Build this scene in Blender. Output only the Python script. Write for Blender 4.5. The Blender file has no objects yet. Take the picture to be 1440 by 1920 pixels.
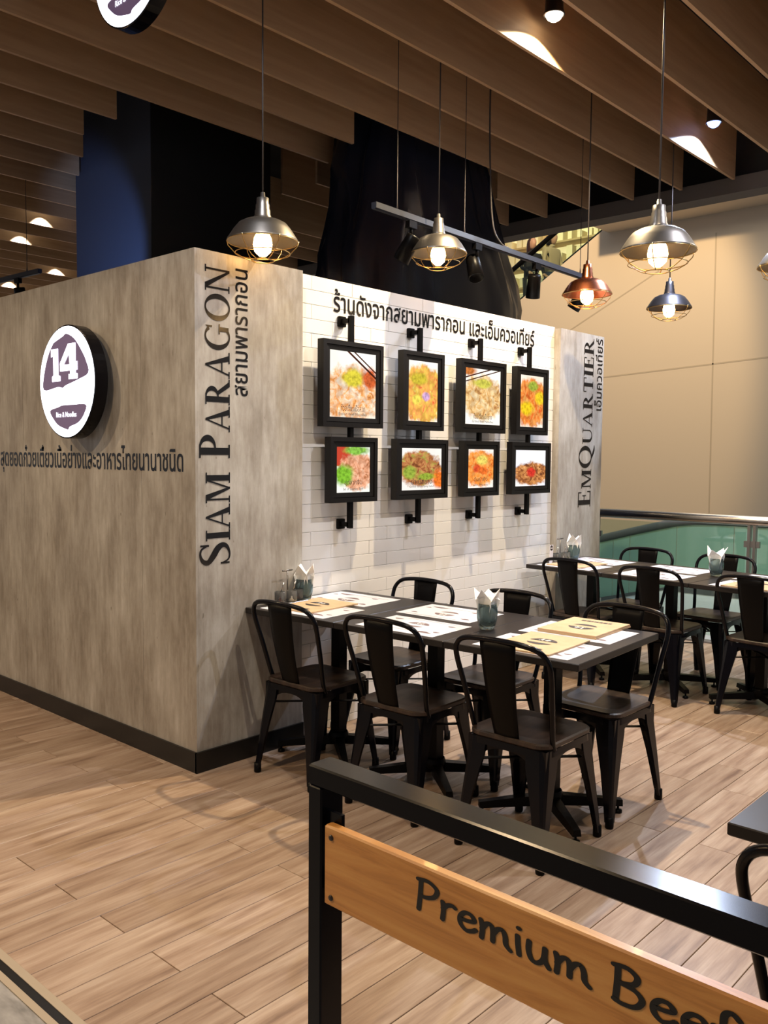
import bpy, math, random
from mathutils import Vector, Matrix
random.seed(7)
PI = math.pi
scene = bpy.context.scene
C = scene.collection
# ------------------------------------------------------------ camera
cam = bpy.data.cameras.new('camera'); cam.sensor_fit = 'HORIZONTAL'; cam.sensor_width = 36; cam.lens = 41.0
cam.clip_end = 100
co = bpy.data.objects.new('camera', cam); C.objects.link(co)
Rv, Uv, Bv = Vector((.6752, -.7376, .0087)), Vector((.0419, .0500, .9979)), Vector((-.7365, -.6733, .0654))
m = Matrix((Rv, Uv, Bv)).transposed().to_4x4(); m.translation = Vector((-2.383, -3.356, 1.5))
co.matrix_world = m
scene.camera = co
# ------------------------------------------------------------ world, exposure
w = bpy.data.worlds.new('world'); scene.world = w; w.use_nodes = True
w.node_tree.nodes['Background'].inputs[0].default_value = (.97, .96, 1.0, 1)
w.node_tree.nodes['Background'].inputs[1].default_value = .27
vs = scene.view_settings
vs.view_transform = 'Standard'; vs.look = 'None'; vs.exposure = 0.0; vs.gamma = 1; vs.use_curve_mapping = False

def lamp(name, kind, loc, energy, color, target=None, **kw):
    d = bpy.data.lights.new(name, kind); d.energy = energy; d.color = color
    for k, v in kw.items(): setattr(d, k, v)
    o = bpy.data.objects.new(name, d); C.objects.link(o); o.location = loc
    if target is not None:
        o.rotation_euler = (Vector(target) - Vector(loc)).to_track_quat('-Z', 'Y').to_euler()
    return o
# out-of-view mall light down the atrium, plus an added spot for the warm pool
lamp('atrium_light', 'AREA', (8.6, 1.5, 9.5), 420, (1.0, .87, .68), (10.8, 2.5, 2.5), shape='RECTANGLE', size=5, size_y=9)
lamp('added_pool_spot', 'SPOT', (7.5, 3.2, 8.6), 2100, (1.0, .70, .37), (12.5, 5.2, 3.6), spot_size=1.0, spot_blend=.35, shadow_soft_size=.25)

# ------------------------------------------------------------ materials
def mat(name, color=(.5, .5, .5), rough=.5, metal=0.0, emit=None, emit_s=0.0, trans=0.0, coat=0.0, spec=None, ior=None):
    ma = bpy.data.materials.new(name); ma.use_nodes = True
    b = ma.node_tree.nodes['Principled BSDF']
    b.inputs['Base Color'].default_value = (*color, 1); b.inputs['Roughness'].default_value = rough
    b.inputs['Metallic'].default_value = metal; b.inputs['Transmission Weight'].default_value = trans
    b.inputs['Coat Weight'].default_value = coat
    if spec is not None: b.inputs['Specular IOR Level'].default_value = spec
    if ior: b.inputs['IOR'].default_value = ior
    if emit: b.inputs['Emission Color'].default_value = (*emit, 1); b.inputs['Emission Strength'].default_value = emit_s
    return ma
def nt(ma): return ma.node_tree.nodes, ma.node_tree.links, ma.node_tree.nodes['Principled BSDF']
def noise(N, scale, detail=4, rough=.5):
    n = N.new('ShaderNodeTexNoise'); n.inputs['Scale'].default_value = scale
    n.inputs['Detail'].default_value = detail; n.inputs['Roughness'].default_value = rough; return n
def ramp(N, stops, interp='LINEAR'):
    r = N.new('ShaderNodeValToRGB'); e = r.color_ramp.elements; r.color_ramp.interpolation = interp
    while len(e) < len(stops): e.new(.5)
    for el, (p, c) in zip(e, stops): el.position = p; el.color = (*c, 1) if len(c) == 3 else c
    return r
def mapping(N, L, src, scale, loc=None):
    mp = N.new('ShaderNodeMapping'); mp.inputs['Scale'].default_value = scale; L.new(src, mp.inputs['Vector'])
    if loc: mp.inputs['Location'].default_value = loc
    return mp
def mixc(N, L, a, b, fac, mode='MIX'):
    x = N.new('ShaderNodeMix'); x.data_type = 'RGBA'; x.blend_type = mode
    for s, v in ((x.inputs[6], a), (x.inputs[7], b), (x.inputs[0], fac)):
        if isinstance(v, (int, float)): s.default_value = v
        elif isinstance(v, tuple): s.default_value = (*v, 1)
        else: L.new(v, s)
    return x.outputs[2]

def concrete():
    ma = mat('concrete_laminate', rough=.42); N, L, b = nt(ma)
    tc = N.new('ShaderNodeTexCoord')
    mp = mapping(N, L, tc.outputs['Object'], (3.0, 3.0, 1.15)); n1 = noise(N, 1.7, 7, .68); L.new(mp.outputs[0], n1.inputs[0])
    r1 = ramp(N, [(.26, (.19, .168, .14)), (.42, (.32, .29, .255)), (.56, (.42, .395, .36)), (.74, (.55, .53, .50))]); L.new(n1.outputs[0], r1.inputs[0])
    mp2 = mapping(N, L, tc.outputs['Object'], (16, 16, 2.2)); n2 = noise(N, 2.5, 5, .6); L.new(mp2.outputs[0], n2.inputs[0])
    r2 = ramp(N, [(.3, (.72, .69, .64)), (.6, (1.0, 1.0, 1.0))]); L.new(n2.outputs[0], r2.inputs[0])
    c = mixc(N, L, r1.outputs[0], r2.outputs[0], .75, 'MULTIPLY')
    mp3 = mapping(N, L, tc.outputs['Object'], (1, 1, .45)); n3 = noise(N, 38, 2, .5); L.new(mp3.outputs[0], n3.inputs[0])
    r3 = ramp(N, [(.0, (1, 1, 1)), (.72, (1, 1, 1)), (.77, (.5, .47, .42))]); L.new(n3.outputs[0], r3.inputs[0])
    c = mixc(N, L, c, r3.outputs[0], .8, 'MULTIPLY'); L.new(c, b.inputs['Base Color'])
    return ma
def plank_wood():
    ma = mat('plank_wood', rough=.38); N, L, b = nt(ma)
    tc = N.new('ShaderNodeTexCoord'); oi = N.new('ShaderNodeObjectInfo')
    vm = N.new('ShaderNodeVectorMath'); vm.operation = 'ADD'; L.new(tc.outputs['Object'], vm.inputs[0])
    cx = N.new('ShaderNodeCombineXYZ'); mt = N.new('ShaderNodeMath'); mt.operation = 'MULTIPLY'; mt.inputs[1].default_value = 40
    L.new(oi.outputs['Random'], mt.inputs[0]); L.new(mt.outputs[0], cx.inputs[0]); L.new(mt.outputs[0], cx.inputs[1]); L.new(cx.outputs[0], vm.inputs[1])
    mp = mapping(N, L, vm.outputs[0], (1.1, 11, 1)); n1 = noise(N, 2.0, 6, .6); L.new(mp.outputs[0], n1.inputs[0])
    r1 = ramp(N, [(.28, (.19, .122, .085)), (.43, (.315, .22, .158)), (.58, (.41, .31, .235)), (.75, (.50, .405, .325))]); L.new(n1.outputs[0], r1.inputs[0])
    mp2 = mapping(N, L, vm.outputs[0], (2, 70, 1)); n2 = noise(N, 2, 4, .6); L.new(mp2.outputs[0], n2.inputs[0])
    r2 = ramp(N, [(.3, (.82, .80, .78)), (.65, (1.04, 1.02, 1.0))]); L.new(n2.outputs[0], r2.inputs[0])
    c = mixc(N, L, r1.outputs[0], r2.outputs[0], .8, 'MULTIPLY')
    r3 = ramp(N, [(0, (.84, .80, .76)), (.5, (1, .98, .96)), (1, (1.08, 1.06, 1.05))]); L.new(oi.outputs['Random'], r3.inputs[0])
    c = mixc(N, L, c, r3.outputs[0], 1.0, 'MULTIPLY'); L.new(c, b.inputs['Base Color'])
    return ma
def wood(name, cols, scale=(1, 14, 14), rough=.45, coat=0.0):
    ma = mat(name, rough=rough, coat=coat); N, L, b = nt(ma)
    tc = N.new('ShaderNodeTexCoord'); mp = mapping(N, L, tc.outputs['Object'], scale)
    n = noise(N, 2.2, 6, .62); n.inputs['Distortion'].default_value = .6; L.new(mp.outputs[0], n.inputs[0])
    r = ramp(N, [(.3, cols[0]), (.5, cols[1]), (.72, cols[2])]); L.new(n.outputs[0], r.inputs[0]); L.new(r.outputs[0], b.inputs['Base Color'])
    return ma
M = {}
M['concrete'] = concrete()
M['plank'] = plank_wood()
M['joint'] = mat('floor_joint', (.17, .12, .085), .8)
M['baffle'] = wood('baffle_veneer', [(.44, .27, .145), (.50, .315, .175), (.56, .36, .205)], (.5, 3, 9), .55)
M['oak'] = wood('oak_board', [(.40, .15, .03), (.68, .30, .075), (.80, .41, .12)], (9, 1.0, 13), .38, .2)
M['seat'] = wood('dark_seat_wood', [(.012, .007, .005), (.028, .016, .011), (.055, .033, .023)], (1.5, 16, 4), .4)
M['black'] = mat('black_gloss_metal', (.003, .003, .005), .2, 0, spec=.18)
M['blackm'] = mat('black_satin_metal', (.0035, .003, .003), .36, spec=.1)
M['tabletop'] = mat('charcoal_laminate', (.020, .017, .016), .34, spec=.25)
M['frame'] = mat('black_frame', (.006, .005, .0045), .4, spec=.25)
M['print'] = mat('black_vinyl', (.008, .007, .007), .16)
M['tile'] = mat('white_glazed_tile', (.82, .80, .77), .13, coat=.3)
M['grout'] = mat('grout', (.72, .70, .67), .8)
M['base'] = mat('baseboard_black', (.006, .006, .006), .35)
M['white'] = mat('white_paper', (.60, .59, .64), .6)
M['napkin'] = mat('napkin_paper', (.86, .87, .87), .8)
M['kraft'] = wood('kraft_board', [(.54, .36, .20), (.60, .41, .235), (.64, .45, .27)], (6, 6, 6), .5)
M['ink'] = mat('printed_ink', (.035, .025, .022), .55)
M['inksoft'] = mat('faded_ink', (.17, .115, .12), .6)
M['band'] = mat('logo_white', (.75, .73, .72), .5)
M['glass'] = mat('smoked_glass', (.34, .45, .47), .05, 0, trans=.9, ior=1.3)
M['clear'] = mat('clear_glass', (.95, .97, .97), .03, 0, trans=.95, ior=1.3)
M['sauce'] = mat('dark_red_sauce', (.09, .012, .006), .2)
M['sugar'] = mat('white_sugar', (.7, .68, .64), .8)
M['lime'] = mat('green_pickle', (.30, .38, .06), .4)
M['chrome'] = mat('brushed_steel', (.50, .47, .43), .25, 1.0)
M['pewter'] = mat('pewter_metal', (.17, .155, .14), .38, .9)
M['darkpewter'] = mat('dark_pewter_metal', (.08, .075, .085), .38, .9)
M['copper'] = mat('copper_metal', (.58, .19, .09), .25, 1.0)
M['brass'] = mat('brass_wire', (.55, .38, .16), .3, 1.0)
M['bulb'] = mat('lit_bulb', (1, .8, .5), .3, emit=(1, .58, .21), emit_s=26)
M['lensw'] = mat('warm_spot_lens', (1, 1, 1), .3, emit=(1, .88, .66), emit_s=12)
M['lensb'] = mat('cool_spot_lens', (1, 1, 1), .3, emit=(.16, .30, 1), emit_s=5)
M['cord'] = mat('grey_cord', (.06, .05, .05), .5)
M['dark'] = mat('black_paint', (.004, .004, .006), .6)
M['ceil'] = mat('ceiling_black', (.006, .005, .005), .9)
M['bluelit'] = mat('core_blue_lit', (.045, .055, .085), .6)  # blue spotlight tint on the black core, put into the colour
M['plastic'] = mat('black_plastic_sheet', (.012, .014, .026), .24)
M['bulk'] = mat('grey_bulkhead', (.12, .108, .10), .7)
M['trackm'] = mat('dark_track_metal', (.03, .033, .045), .4)
M['cream'] = mat('cream_cladding', (.62, .53, .42), .6)
M['creamline'] = mat('cladding_joint', (.46, .39, .30), .8)
M['gglass'] = mat('green_glass', (.25, .40, .30), .12, 0)
M['gedge'] = mat('glass_joint', (.03, .05, .045), .5)
M['rubber'] = mat('grey_handrail', (.10, .105, .10), .4)
M['white_clad'] = mat('white_cladding', (.78, .82, .80), .5)
M['lobby'] = mat('grey_stone', (.26, .24, .22), .55)
M['strip'] = mat('beige_threshold', (.36, .29, .21), .5)
M['signwhite'] = mat('sign_lit_white', (1, 1, 1), .4, emit=(.86, .88, 1), emit_s=3.2)
M['signdark'] = mat('sign_dark_acrylic', (.10, .07, .10), .12, emit=(.22, .14, .26), emit_s=.4)
M['shopglow'] = mat('glowing_shop_wall', (.8, .7, .45), .6, emit=(1, .80, .42), emit_s=.75)  # shop brightness given as glow of the wall itself
M['shelf'] = mat('shop_shelf', (.42, .30, .14), .6)
M['goods'] = mat('shop_goods', (.75, .66, .42), .6)
M['steelgrey'] = mat('stainless', (.30, .28, .26), .3, .8)
M['skin'] = mat('skin', (.46, .27, .18), .5)
M['hair'] = mat('dark_brown_hair', (.035, .012, .008), .4)
M['cloth_b'] = mat('black_cloth', (.008, .008, .012), .8)
M['cloth_y'] = mat('beige_cloth', (.40, .33, .20), .8)
M['denim'] = mat('dark_denim', (.02, .03, .06), .8)
M['bag'] = mat('white_paper_bag', (.62, .60, .48), .7)
# clear pane of the balustrade: light green, mostly see-through
def pane_mat(refl=.07):
    ma = bpy.data.materials.new('clear_green_pane'); ma.use_nodes = True; N = ma.node_tree.nodes; L = ma.node_tree.links
    N.remove(N['Principled BSDF']); o = N['Material Output']
    t = N.new('ShaderNodeBsdfTransparent'); t.inputs[0].default_value = (.86, .94, .90, 1)
    g = N.new('ShaderNodeBsdfGlossy'); g.inputs['Roughness'].default_value = .03
    mx = N.new('ShaderNodeMixShader'); mx.inputs[0].default_value = refl
    L.new(t.outputs[0], mx.inputs[1]); L.new(g.outputs[0], mx.inputs[2]); L.new(mx.outputs[0], o.inputs[0]); return ma
M['pane'] = pane_mat(); M['pane2'] = pane_mat(.015)

# ------------------------------------------------------------ mesh helpers
class MB:
    def __init__(s): s.v = []; s.f = []; s.sm = []; s.st = []
    def add(s, vs, fs, smooth=False):
        o = len(s.v); s.st.append(o); s.v += [tuple(p) for p in vs]; s.f += [tuple(i + o for i in f) for f in fs]; s.sm += [smooth] * len(fs); return s
    def box(s, x0, x1, y0, y1, z0, z1):
        return s.add([(x0,y0,z0),(x1,y0,z0),(x1,y1,z0),(x0,y1,z0),(x0,y0,z1),(x1,y0,z1),(x1,y1,z1),(x0,y1,z1)],
                     [(3,2,1,0),(4,5,6,7),(0,1,5,4),(1,2,6,5),(2,3,7,6),(3,0,4,7)])
    def bevbox(s, x0, x1, y0, y1, z0, z1, b):
        # box with chamfered top and bottom rims and vertical edges
        def ring(z, i): return [(x0+i+b,y0+i,z),(x1-i-b,y0+i,z),(x1-i,y0+i+b,z),(x1-i,y1-i-b,z),(x1-i-b,y1-i,z),(x0+i+b,y1-i,z),(x0+i,y1-i-b,z),(x0+i,y0+i+b,z)]
        return s.loft([ring(z0, b), ring(z0+b, 0), ring(z1-b, 0), ring(z1, b)], smooth=False)
    def loft(s, rings, closed=True, caps=True, smooth=True):
        n = len(rings[0]); vs = [p for r in rings for p in r]; fs = []
        for i in range(len(rings) - 1):
            for j in range(n if closed else n - 1):
                k = (j + 1) % n; fs.append((i*n+j, i*n+k, (i+1)*n+k, (i+1)*n+j))
        s.add(vs, fs, smooth)
        if caps and closed:
            o = len(s.v) - len(vs)
            s.f.append(tuple(o + j for j in reversed(range(n)))); s.sm.append(False)
            s.f.append(tuple(o + (len(rings)-1)*n + j for j in range(n))); s.sm.append(False)
        return s
    def tube(s, pts, r, n=8, caps=True, closed=False):
        pts = [Vector(p) for p in pts]; rs = r if isinstance(r, (list, tuple)) else [r] * len(pts); rings = []
        N0 = None
        for i, p in enumerate(pts):
            if closed: t = pts[(i+1) % len(pts)] - pts[i-1]
            else: t = pts[min(i+1, len(pts)-1)] - pts[max(i-1, 0)]
            t.normalize()
            if N0 is None:
                N0 = t.orthogonal().normalized()
            else:
                N0 = (N0 - t * N0.dot(t)); N0 = N0.normalized() if N0.length > 1e-6 else t.orthogonal().normalized()
            B = t.cross(N0)
            rings.append([p + (N0 * math.cos(a) + B * math.sin(a)) * rs[i] for a in [2*PI*k/n for k in range(n)]])
        if closed: rings.append(rings[0]); caps = False
        return s.loft(rings, caps=caps)
    def lathe(s, prof, c=(0, 0, 0), n=24, caps=False):
        rings = [[(c[0] + r*math.cos(2*PI*k/n), c[1] + r*math.sin(2*PI*k/n), c[2] + z) for k in range(n)] for r, z in prof]
        return s.loft(rings, caps=caps)
    def layers(s, d=.00004):
        # depth of each piece of a flat print, so overlapping strokes never share a plane
        z = [0.0] * len(s.v)
        for i, o in enumerate(s.st):
            for k in range(o, s.st[i+1] if i + 1 < len(s.st) else len(s.v)): z[k] = (i % 12) * d
        return z
    def poly(s, pts): return s.add(pts, [tuple(range(len(pts)))])
    def prism(s, pts, d):
        # polygon pts extruded by vector d
        d = Vector(d); n = len(pts); a = [Vector(p) for p in pts]; b = [p + d for p in a]
        return s.add(a + b, [tuple(reversed(range(n))), tuple(range(n, 2*n))] + [(i, (i+1) % n, n + (i+1) % n, n + i) for i in range(n)])
    def mesh(s, name, ma):
        me = bpy.data.meshes.new(name); me.from_pydata(s.v, [], s.f)
        me.polygons.foreach_set('use_smooth', s.sm); me.materials.append(ma); me.update(); return me
    def obj(s, name, ma, parent=None): return link(name, s.mesh(name, ma), parent)
def link(name, me, parent=None):
    o = bpy.data.objects.new(name, me); C.objects.link(o)
    if parent: o.parent = parent
    return o
def empty(name, loc=(0, 0, 0), rz=0):
    o = bpy.data.objects.new(name, None); C.objects.link(o); o.location = loc; o.rotation_euler = (0, 0, rz); o.empty_display_size = .1; return o
def tag(o, label, cat=None, group=None, kind=None):
    o['label'] = label
    if cat: o['category'] = cat
    if group: o['group'] = group
    if kind: o['kind'] = kind
    return o
def copy_tree(o, parent=None):
    c = o.copy(); C.objects.link(c); c.parent = parent
    for ch in o.children: copy_tree(ch, c)
    return c
def recalc(o):
    import bmesh
    bm = bmesh.new(); bm.from_mesh(o.data); bmesh.ops.recalc_face_normals(bm, faces=bm.faces); bm.to_mesh(o.data); bm.free(); return o
def text_mesh(body, size=1.0, bold=0.0):
    cu = bpy.data.curves.new('lettering', 'FONT'); cu.body = body; cu.size = size; cu.offset = bold
    cu.resolution_u = 3
    o = bpy.data.objects.new('lettering_tmp', cu); C.objects.link(o)
    dg = bpy.context.evaluated_depsgraph_get(); me = bpy.data.meshes.new_from_object(o.evaluated_get(dg))
    C.objects.unlink(o); bpy.data.objects.remove(o); bpy.data.curves.remove(cu)
    return me
def place_text(body, name, ma, parent, org, du, dv, width=None, height=None, bold=0.0, fit=True):
    """flat lettering: text lower-left at org, along du, up dv, scaled to width (and height of the tall glyphs)"""
    me = text_mesh(body, 1.0, bold)
    xs = [v.co.x for v in me.vertices]; ys = [v.co.y for v in me.vertices]
    if not xs: return None
    x0, x1, y0, y1 = min(xs), max(xs), min(ys), max(ys)
    sx = width / (x1 - x0) if width else None; sy = height / (y1 - y0) if height else sx
    if sx is None: sx = sy
    org, du, dv = Vector(org), Vector(du).normalized(), Vector(dv).normalized()
    for v in me.vertices: v.co = org + du * (v.co.x - x0) * sx + dv * (v.co.y - y0) * sy
    me.materials.clear(); me.materials.append(ma); me.update()
    return link(name, me, parent)
def catmull(pts, k=6, closed=False):
    out = []; n = len(pts); P = [tuple(p) for p in pts]
    for i in range(n if closed else n - 1):
        p0, p1, p2, p3 = (P[(i-1) % n], P[i], P[(i+1) % n], P[(i+2) % n]) if closed else (P[max(i-1, 0)], P[i], P[i+1], P[min(i+2, n-1)])
        for j in range(k):
            t = j / k
            out.append(tuple(.5*((2*b) + (c-a)*t + (2*a-5*b+4*c-d)*t*t + (3*b-a-3*c+d)*t**3) for a, b, c, d in zip(p0, p1, p2, p3)))
    if not closed: out.append(P[-1])
    return out
def ribbon(mb, pts, w, k=5, cap=True):
    """pts 2D (x,y[,width]) stroke as flat ribbon in the xy plane"""
    q = catmull([(p[0], p[1], p[2] if len(p) > 2 else w) for p in pts], k) if len(pts) > 2 else [(p[0], p[1], p[2] if len(p) > 2 else w) for p in pts]
    L, R = [], []
    for i, p in enumerate(q):
        a, b = q[max(i-1, 0)], q[min(i+1, len(q)-1)]
        t = Vector((b[0]-a[0], b[1]-a[1], 0)); t = t.normalized() if t.length > 1e-9 else Vector((1, 0, 0))
        n = Vector((-t.y, t.x, 0)); h = p[2] / 2
        L.append((p[0] + n.x*h, p[1] + n.y*h, 0)); R.append((p[0] - n.x*h, p[1] - n.y*h, 0))
    vs = L + R; n = len(L)
    mb.add(vs, [(i, n+i, n+i+1, i+1) for i in range(n-1)])
    if cap:
        for p in (q[0], q[-1]):
            mb.add([(p[0] + p[2]/2*math.cos(a), p[1] + p[2]/2*math.sin(a), 0) for a in [2*PI*j/10 for j in range(10)]], [tuple(range(10))])
# -------- serif capitals, unit cap height, drawn as polygons
def serif_glyph(ch):
    mb = MB(); T = .20; t = .065; s = .05
    def rect(x0, x1, y0, y1): mb.add([(x0,y0,0),(x1,y0,0),(x1,y1,0),(x0,y1,0)], [(0,1,2,3)])
    def quad(a, b, c, d): mb.add([(*a,0),(*b,0),(*c,0),(*d,0)], [(0,1,2,3)])
    def stem(x, w, lo=True, hi=True, e=.09):
        rect(x, x + w, 0, 1)
        if lo: rect(x - e, x + w + e, 0, s)
        if hi: rect(x - e, x + w + e, 1 - s, 1)
    def ring(cx, cy, rx, ry, ix, iy, a0=0, a1=2*PI, n=36):
        vs = []
        for i in range(n + 1):
            a = a0 + (a1 - a0) * i / n
            vs += [(cx + rx*math.cos(a), cy + ry*math.sin(a), 0), (cx + ix*math.cos(a), cy + iy*math.sin(a), 0)]
        mb.add(vs, [(2*i, 2*i+2, 2*i+3, 2*i+1) for i in range(n)])
    W = .5
    if ch == 'I': stem(.1, T); W = .37
    elif ch == 'M':
        stem(.1, t); rect(.01, .16, 1 - s, 1); quad((.1, 1), (.3, 1), (.58, 0), (.50, 0)); quad((.50, 0), (.56, 0), (.86, 1), (.80, 1)); stem(.8, T); W = 1.08
    elif ch == 'N':
        stem(.1, t); quad((.08, 1), (.28, 1), (.8, 0), (.72, 0)); stem(.74, t, lo=False); W = .92
    elif ch == 'A':
        quad((.08, 0), (.14, 0), (.47, 1), (.42, 1)); quad((.62, 0), (.82, 0), (.48, 1), (.40, 1)); rect(.2, .66, .3, .35)
        rect(0, .24, 0, s); rect(.52, .92, 0, s); W = .92
    elif ch in 'PR':
        stem(.1, T); ring(.3, .73, .36, .27, .19, .215, -PI/2, PI/2); rect(.2, .3, .945, 1); rect(.2, .3, .46, .515); W = .72
        if ch == 'R': quad((.34, .5), (.5, .5), (.86, 0), (.66, 0)); rect(.66, .92, 0, s); W = .92
    elif ch in 'OQ':
        ring(.5, .5, .47, .52, .29, .46); W = 1.0
        if ch == 'Q': ribbon(mb, [(.45, .02, .08), (.62, -.1, .12), (.82, -.2, .11), (1.0, -.2, .03)], .1, 5, False); W = 1.02
    elif ch == 'G':
        ring(.5, .5, .47, .52, .29, .46, PI*.24, PI*1.72); rect(.68, .84, .04, .42); rect(.58, .94, .40, .45); quad((.8, .72), (.86, .72), (.86, 1.0), (.80, .90)); W = .98
    elif ch == 'S':
        ribbon(mb, [(.60, .76, .05), (.50, .94, .06), (.33, .975, .07), (.16, .88, .12), (.13, .72, .15), (.30, .56, .19), (.50, .42, .19), (.60, .26, .15), (.55, .11, .11), (.36, .02, .06), (.18, .06, .05), (.09, .26, .04)], .1, 6, False)
        quad((.57, .70), (.63, .70), (.63, .98), (.58, .98)); quad((.06, .02), (.11, .02), (.11, .32), (.06, .32)); W = .70
    elif ch == 'E':
        stem(.1, T); rect(.2, .64, 1 - t, 1); rect(.2, .68, 0, t); rect(.2, .5, .49, .545); rect(.6, .64, .74, 1); rect(.64, .68, 0, .28); rect(.47, .51, .38, .66); W = .76
    elif ch == 'T':
        stem(.34, T, hi=False); rect(.04, .82, 1 - t, 1); rect(.04, .08, .72, 1); rect(.78, .82, .72, 1); W = .86
    elif ch == 'U':
        rect(.1, .27, .3, 1); rect(.01, .36, 1 - s, 1); rect(.74, .795, .3, 1); rect(.64, .89, 1 - s, 1)
        vs = []
        for i in range(19):
            a = PI + PI * i / 18; vs += [(.4475 + .3475*math.cos(a), .3 + .32*math.sin(a), 0), (.505 + .235*math.cos(a), .3 + .245*math.sin(a), 0)]
        mb.add(vs, [(2*i, 2*i+1, 2*i+3, 2*i+2) for i in range(18)]); W = .92
    return mb, W
def serif_text(words, name, ma, parent, org, du, dv, length, cap, small):
    """first letter of each word at cap height, the rest as small capitals; fitted to length"""
    out = MB(); x = 0
    for wi, word in enumerate(words):
        for ci, ch in enumerate(word):
            h = cap if ci == 0 or (ch == 'Q') else small
            g, W = serif_glyph(ch); zl = g.layers(); out.add([(x + p[0]*h, p[1]*h, q) for p, q in zip(g.v, zl)], g.f); x += W * h + .03 * small
        x += .38 * cap
    x -= .38 * cap
    k = length / x; org, du, dv = Vector(org), Vector(du), Vector(dv)
    nrm = du.cross(dv); out.v = [tuple(org + du * (p[0]*k) + dv * p[1] + nrm * p[2]) for p in out.v]
    return recalc(out.obj(name, ma, parent))

# ------------------------------------------------------------ the setting: floor
floor = MB().box(-1.275, 4.56, -6.0, 9.0, -.06, -.006).obj('floor', M['joint']); tag(floor, 'pale oak plank floor of the restaurant', kind='structure')
PW, PL = .15, .935
plank_cache = {}
def plank_mesh(l):
    key = round(l, 3)
    if key not in plank_cache:
        g = .0012; plank_cache[key] = MB().bevbox(g, key - g, g, PW - g, -.008, 0, .0012).mesh('plank', M['plank'])
    return plank_cache[key]
cand = []
for r in range(-24, 24):
    y0 = -.23 - PW * r - PW
    x = (-.97 if r % 2 == 0 else -.345) - PL * 3
    while x < 4.56:
        a, b = max(x, -1.275), min(x + PL, 4.56)
        if b - a > .02 and y0 > -3.3 and y0 < 2.9:
            if not (a > .03 and y0 > .1): cand.append((a, b, y0))
        x += PL
# planks that can be in view: inside the picture's field (with margin), nearest first
def in_view(x, y, z=0, mx=80):
    v = Vector((x, y, z)) - Vector((-2.383, -3.356, 1.5)); d = -v.dot(Bv)
    if d < .3: return False
    px, py = 720 + 1640 * v.dot(Rv) / d, 960 - 1640 * v.dot(Uv) / d
    return -mx < px < 1440 + mx and py < 1920 + mx * 2
vis = [c for c in cand if any(in_view(c[0] + (c[1]-c[0])*t, c[2] + PW*s) for t in (0, .5, 1) for s in (0, 1))]
vis.sort(key=lambda c: (c[0] + 2.383)**2 + (c[2] + 3.356)**2)
near, rest = vis[:296], vis[296:] + [c for c in cand if c not in vis]
for a, b, y0 in near:
    o = link('plank', plank_mesh(b - a), floor); o.location = (a, y0, 0)
if rest:
    mb = MB()
    for a, b, y0 in rest: mb.box(a + .0012, b - .0012, y0 + .0012, y0 + PW - .0012, -.006, 0)
    o = mb.obj('far_planks', M['plank'], floor); o['kind'] = 'stuff'
tr = MB().box(-1.30, -1.275, -6, 9, -.06, .003).obj('trim_1', M['strip']); tag(tr, 'beige threshold strip at the edge of the plank floor', kind='structure')
tr = MB().box(-1.325, -1.30, -6, 9, -.06, .001).obj('trim_2', M['base']); tag(tr, 'black inlay strip beside the beige threshold', kind='structure')
tr = MB().box(-1.346, -1.325, -6, 9, -.06, .002).obj('trim_3', M['strip']); tag(tr, 'thin beige strip between black inlay and grey mall floor', kind='structure')
o = MB().box(-9, -1.346, -9, 14, -.06, 0).obj('mall_floor', M['lobby']); tag(o, 'speckled grey stone floor of the mall walkway', kind='structure')
N, L, b = nt(M['lobby']); n = noise(N, 160, 3, .7); r = ramp(N, [(.3, (.16, .15, .14)), (.7, (.34, .32, .30))]); L.new(n.outputs[0], r.inputs[0]); L.new(r.outputs[0], b.inputs['Base Color'])
o = MB().box(4.56, 4.66, -6, 9, -.5, .012).obj('floor_edge', M['bulk']); tag(o, 'dark grey kerb along the open edge of the floor', kind='structure')

# ------------------------------------------------------------ booth walls
HB = 2.43
wl = MB().box(.012, .11, .115, 6.2, 0, HB - .003).obj('wall_left', M['concrete']); tag(wl, 'concrete-look side wall of the booth carrying the round lit sign', kind='structure')
for a, b_ in ((0.0, .449), (.451, 1.712), (1.714, 2.975), (2.977, 4.24), (4.242, 6.2)):
    MB().box(0, .012, a, b_, .098, HB).obj('panel', M['concrete'], wl)
o = MB().box(-.010, .0, -.010, 6.2, 0, .098).obj('baseboard_left', M['base']); tag(o, 'black baseboard along the side wall of the booth', kind='structure')
wr = MB().box(.662, 3.15, .062, .16, 0, HB - .002).obj('wall_right', M['grout']); tag(wr, 'white tiled menu wall of the booth between two concrete-look end panels', kind='structure')
MB().box(.0125, .66, 0, .11, .098, HB).obj('panel', M['concrete'], wr)
MB().box(3.15, 3.785, 0, .16, .098, HB - .01).obj('panel', M['concrete'], wr)
o = MB().box(-.010, .664, -.012, .0, 0, .098).obj('baseboard_right', M['base']); tag(o, 'black baseboard under the lettered concrete end panel beside the tables', kind='structure')
o = MB().box(3.147, 3.79, -.012, .0, 0, .098).obj('baseboard_far', M['base']); tag(o, 'black baseboard under the far concrete end panel', kind='structure')
TH, TL = .0746, .30
tcache = {}
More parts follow.
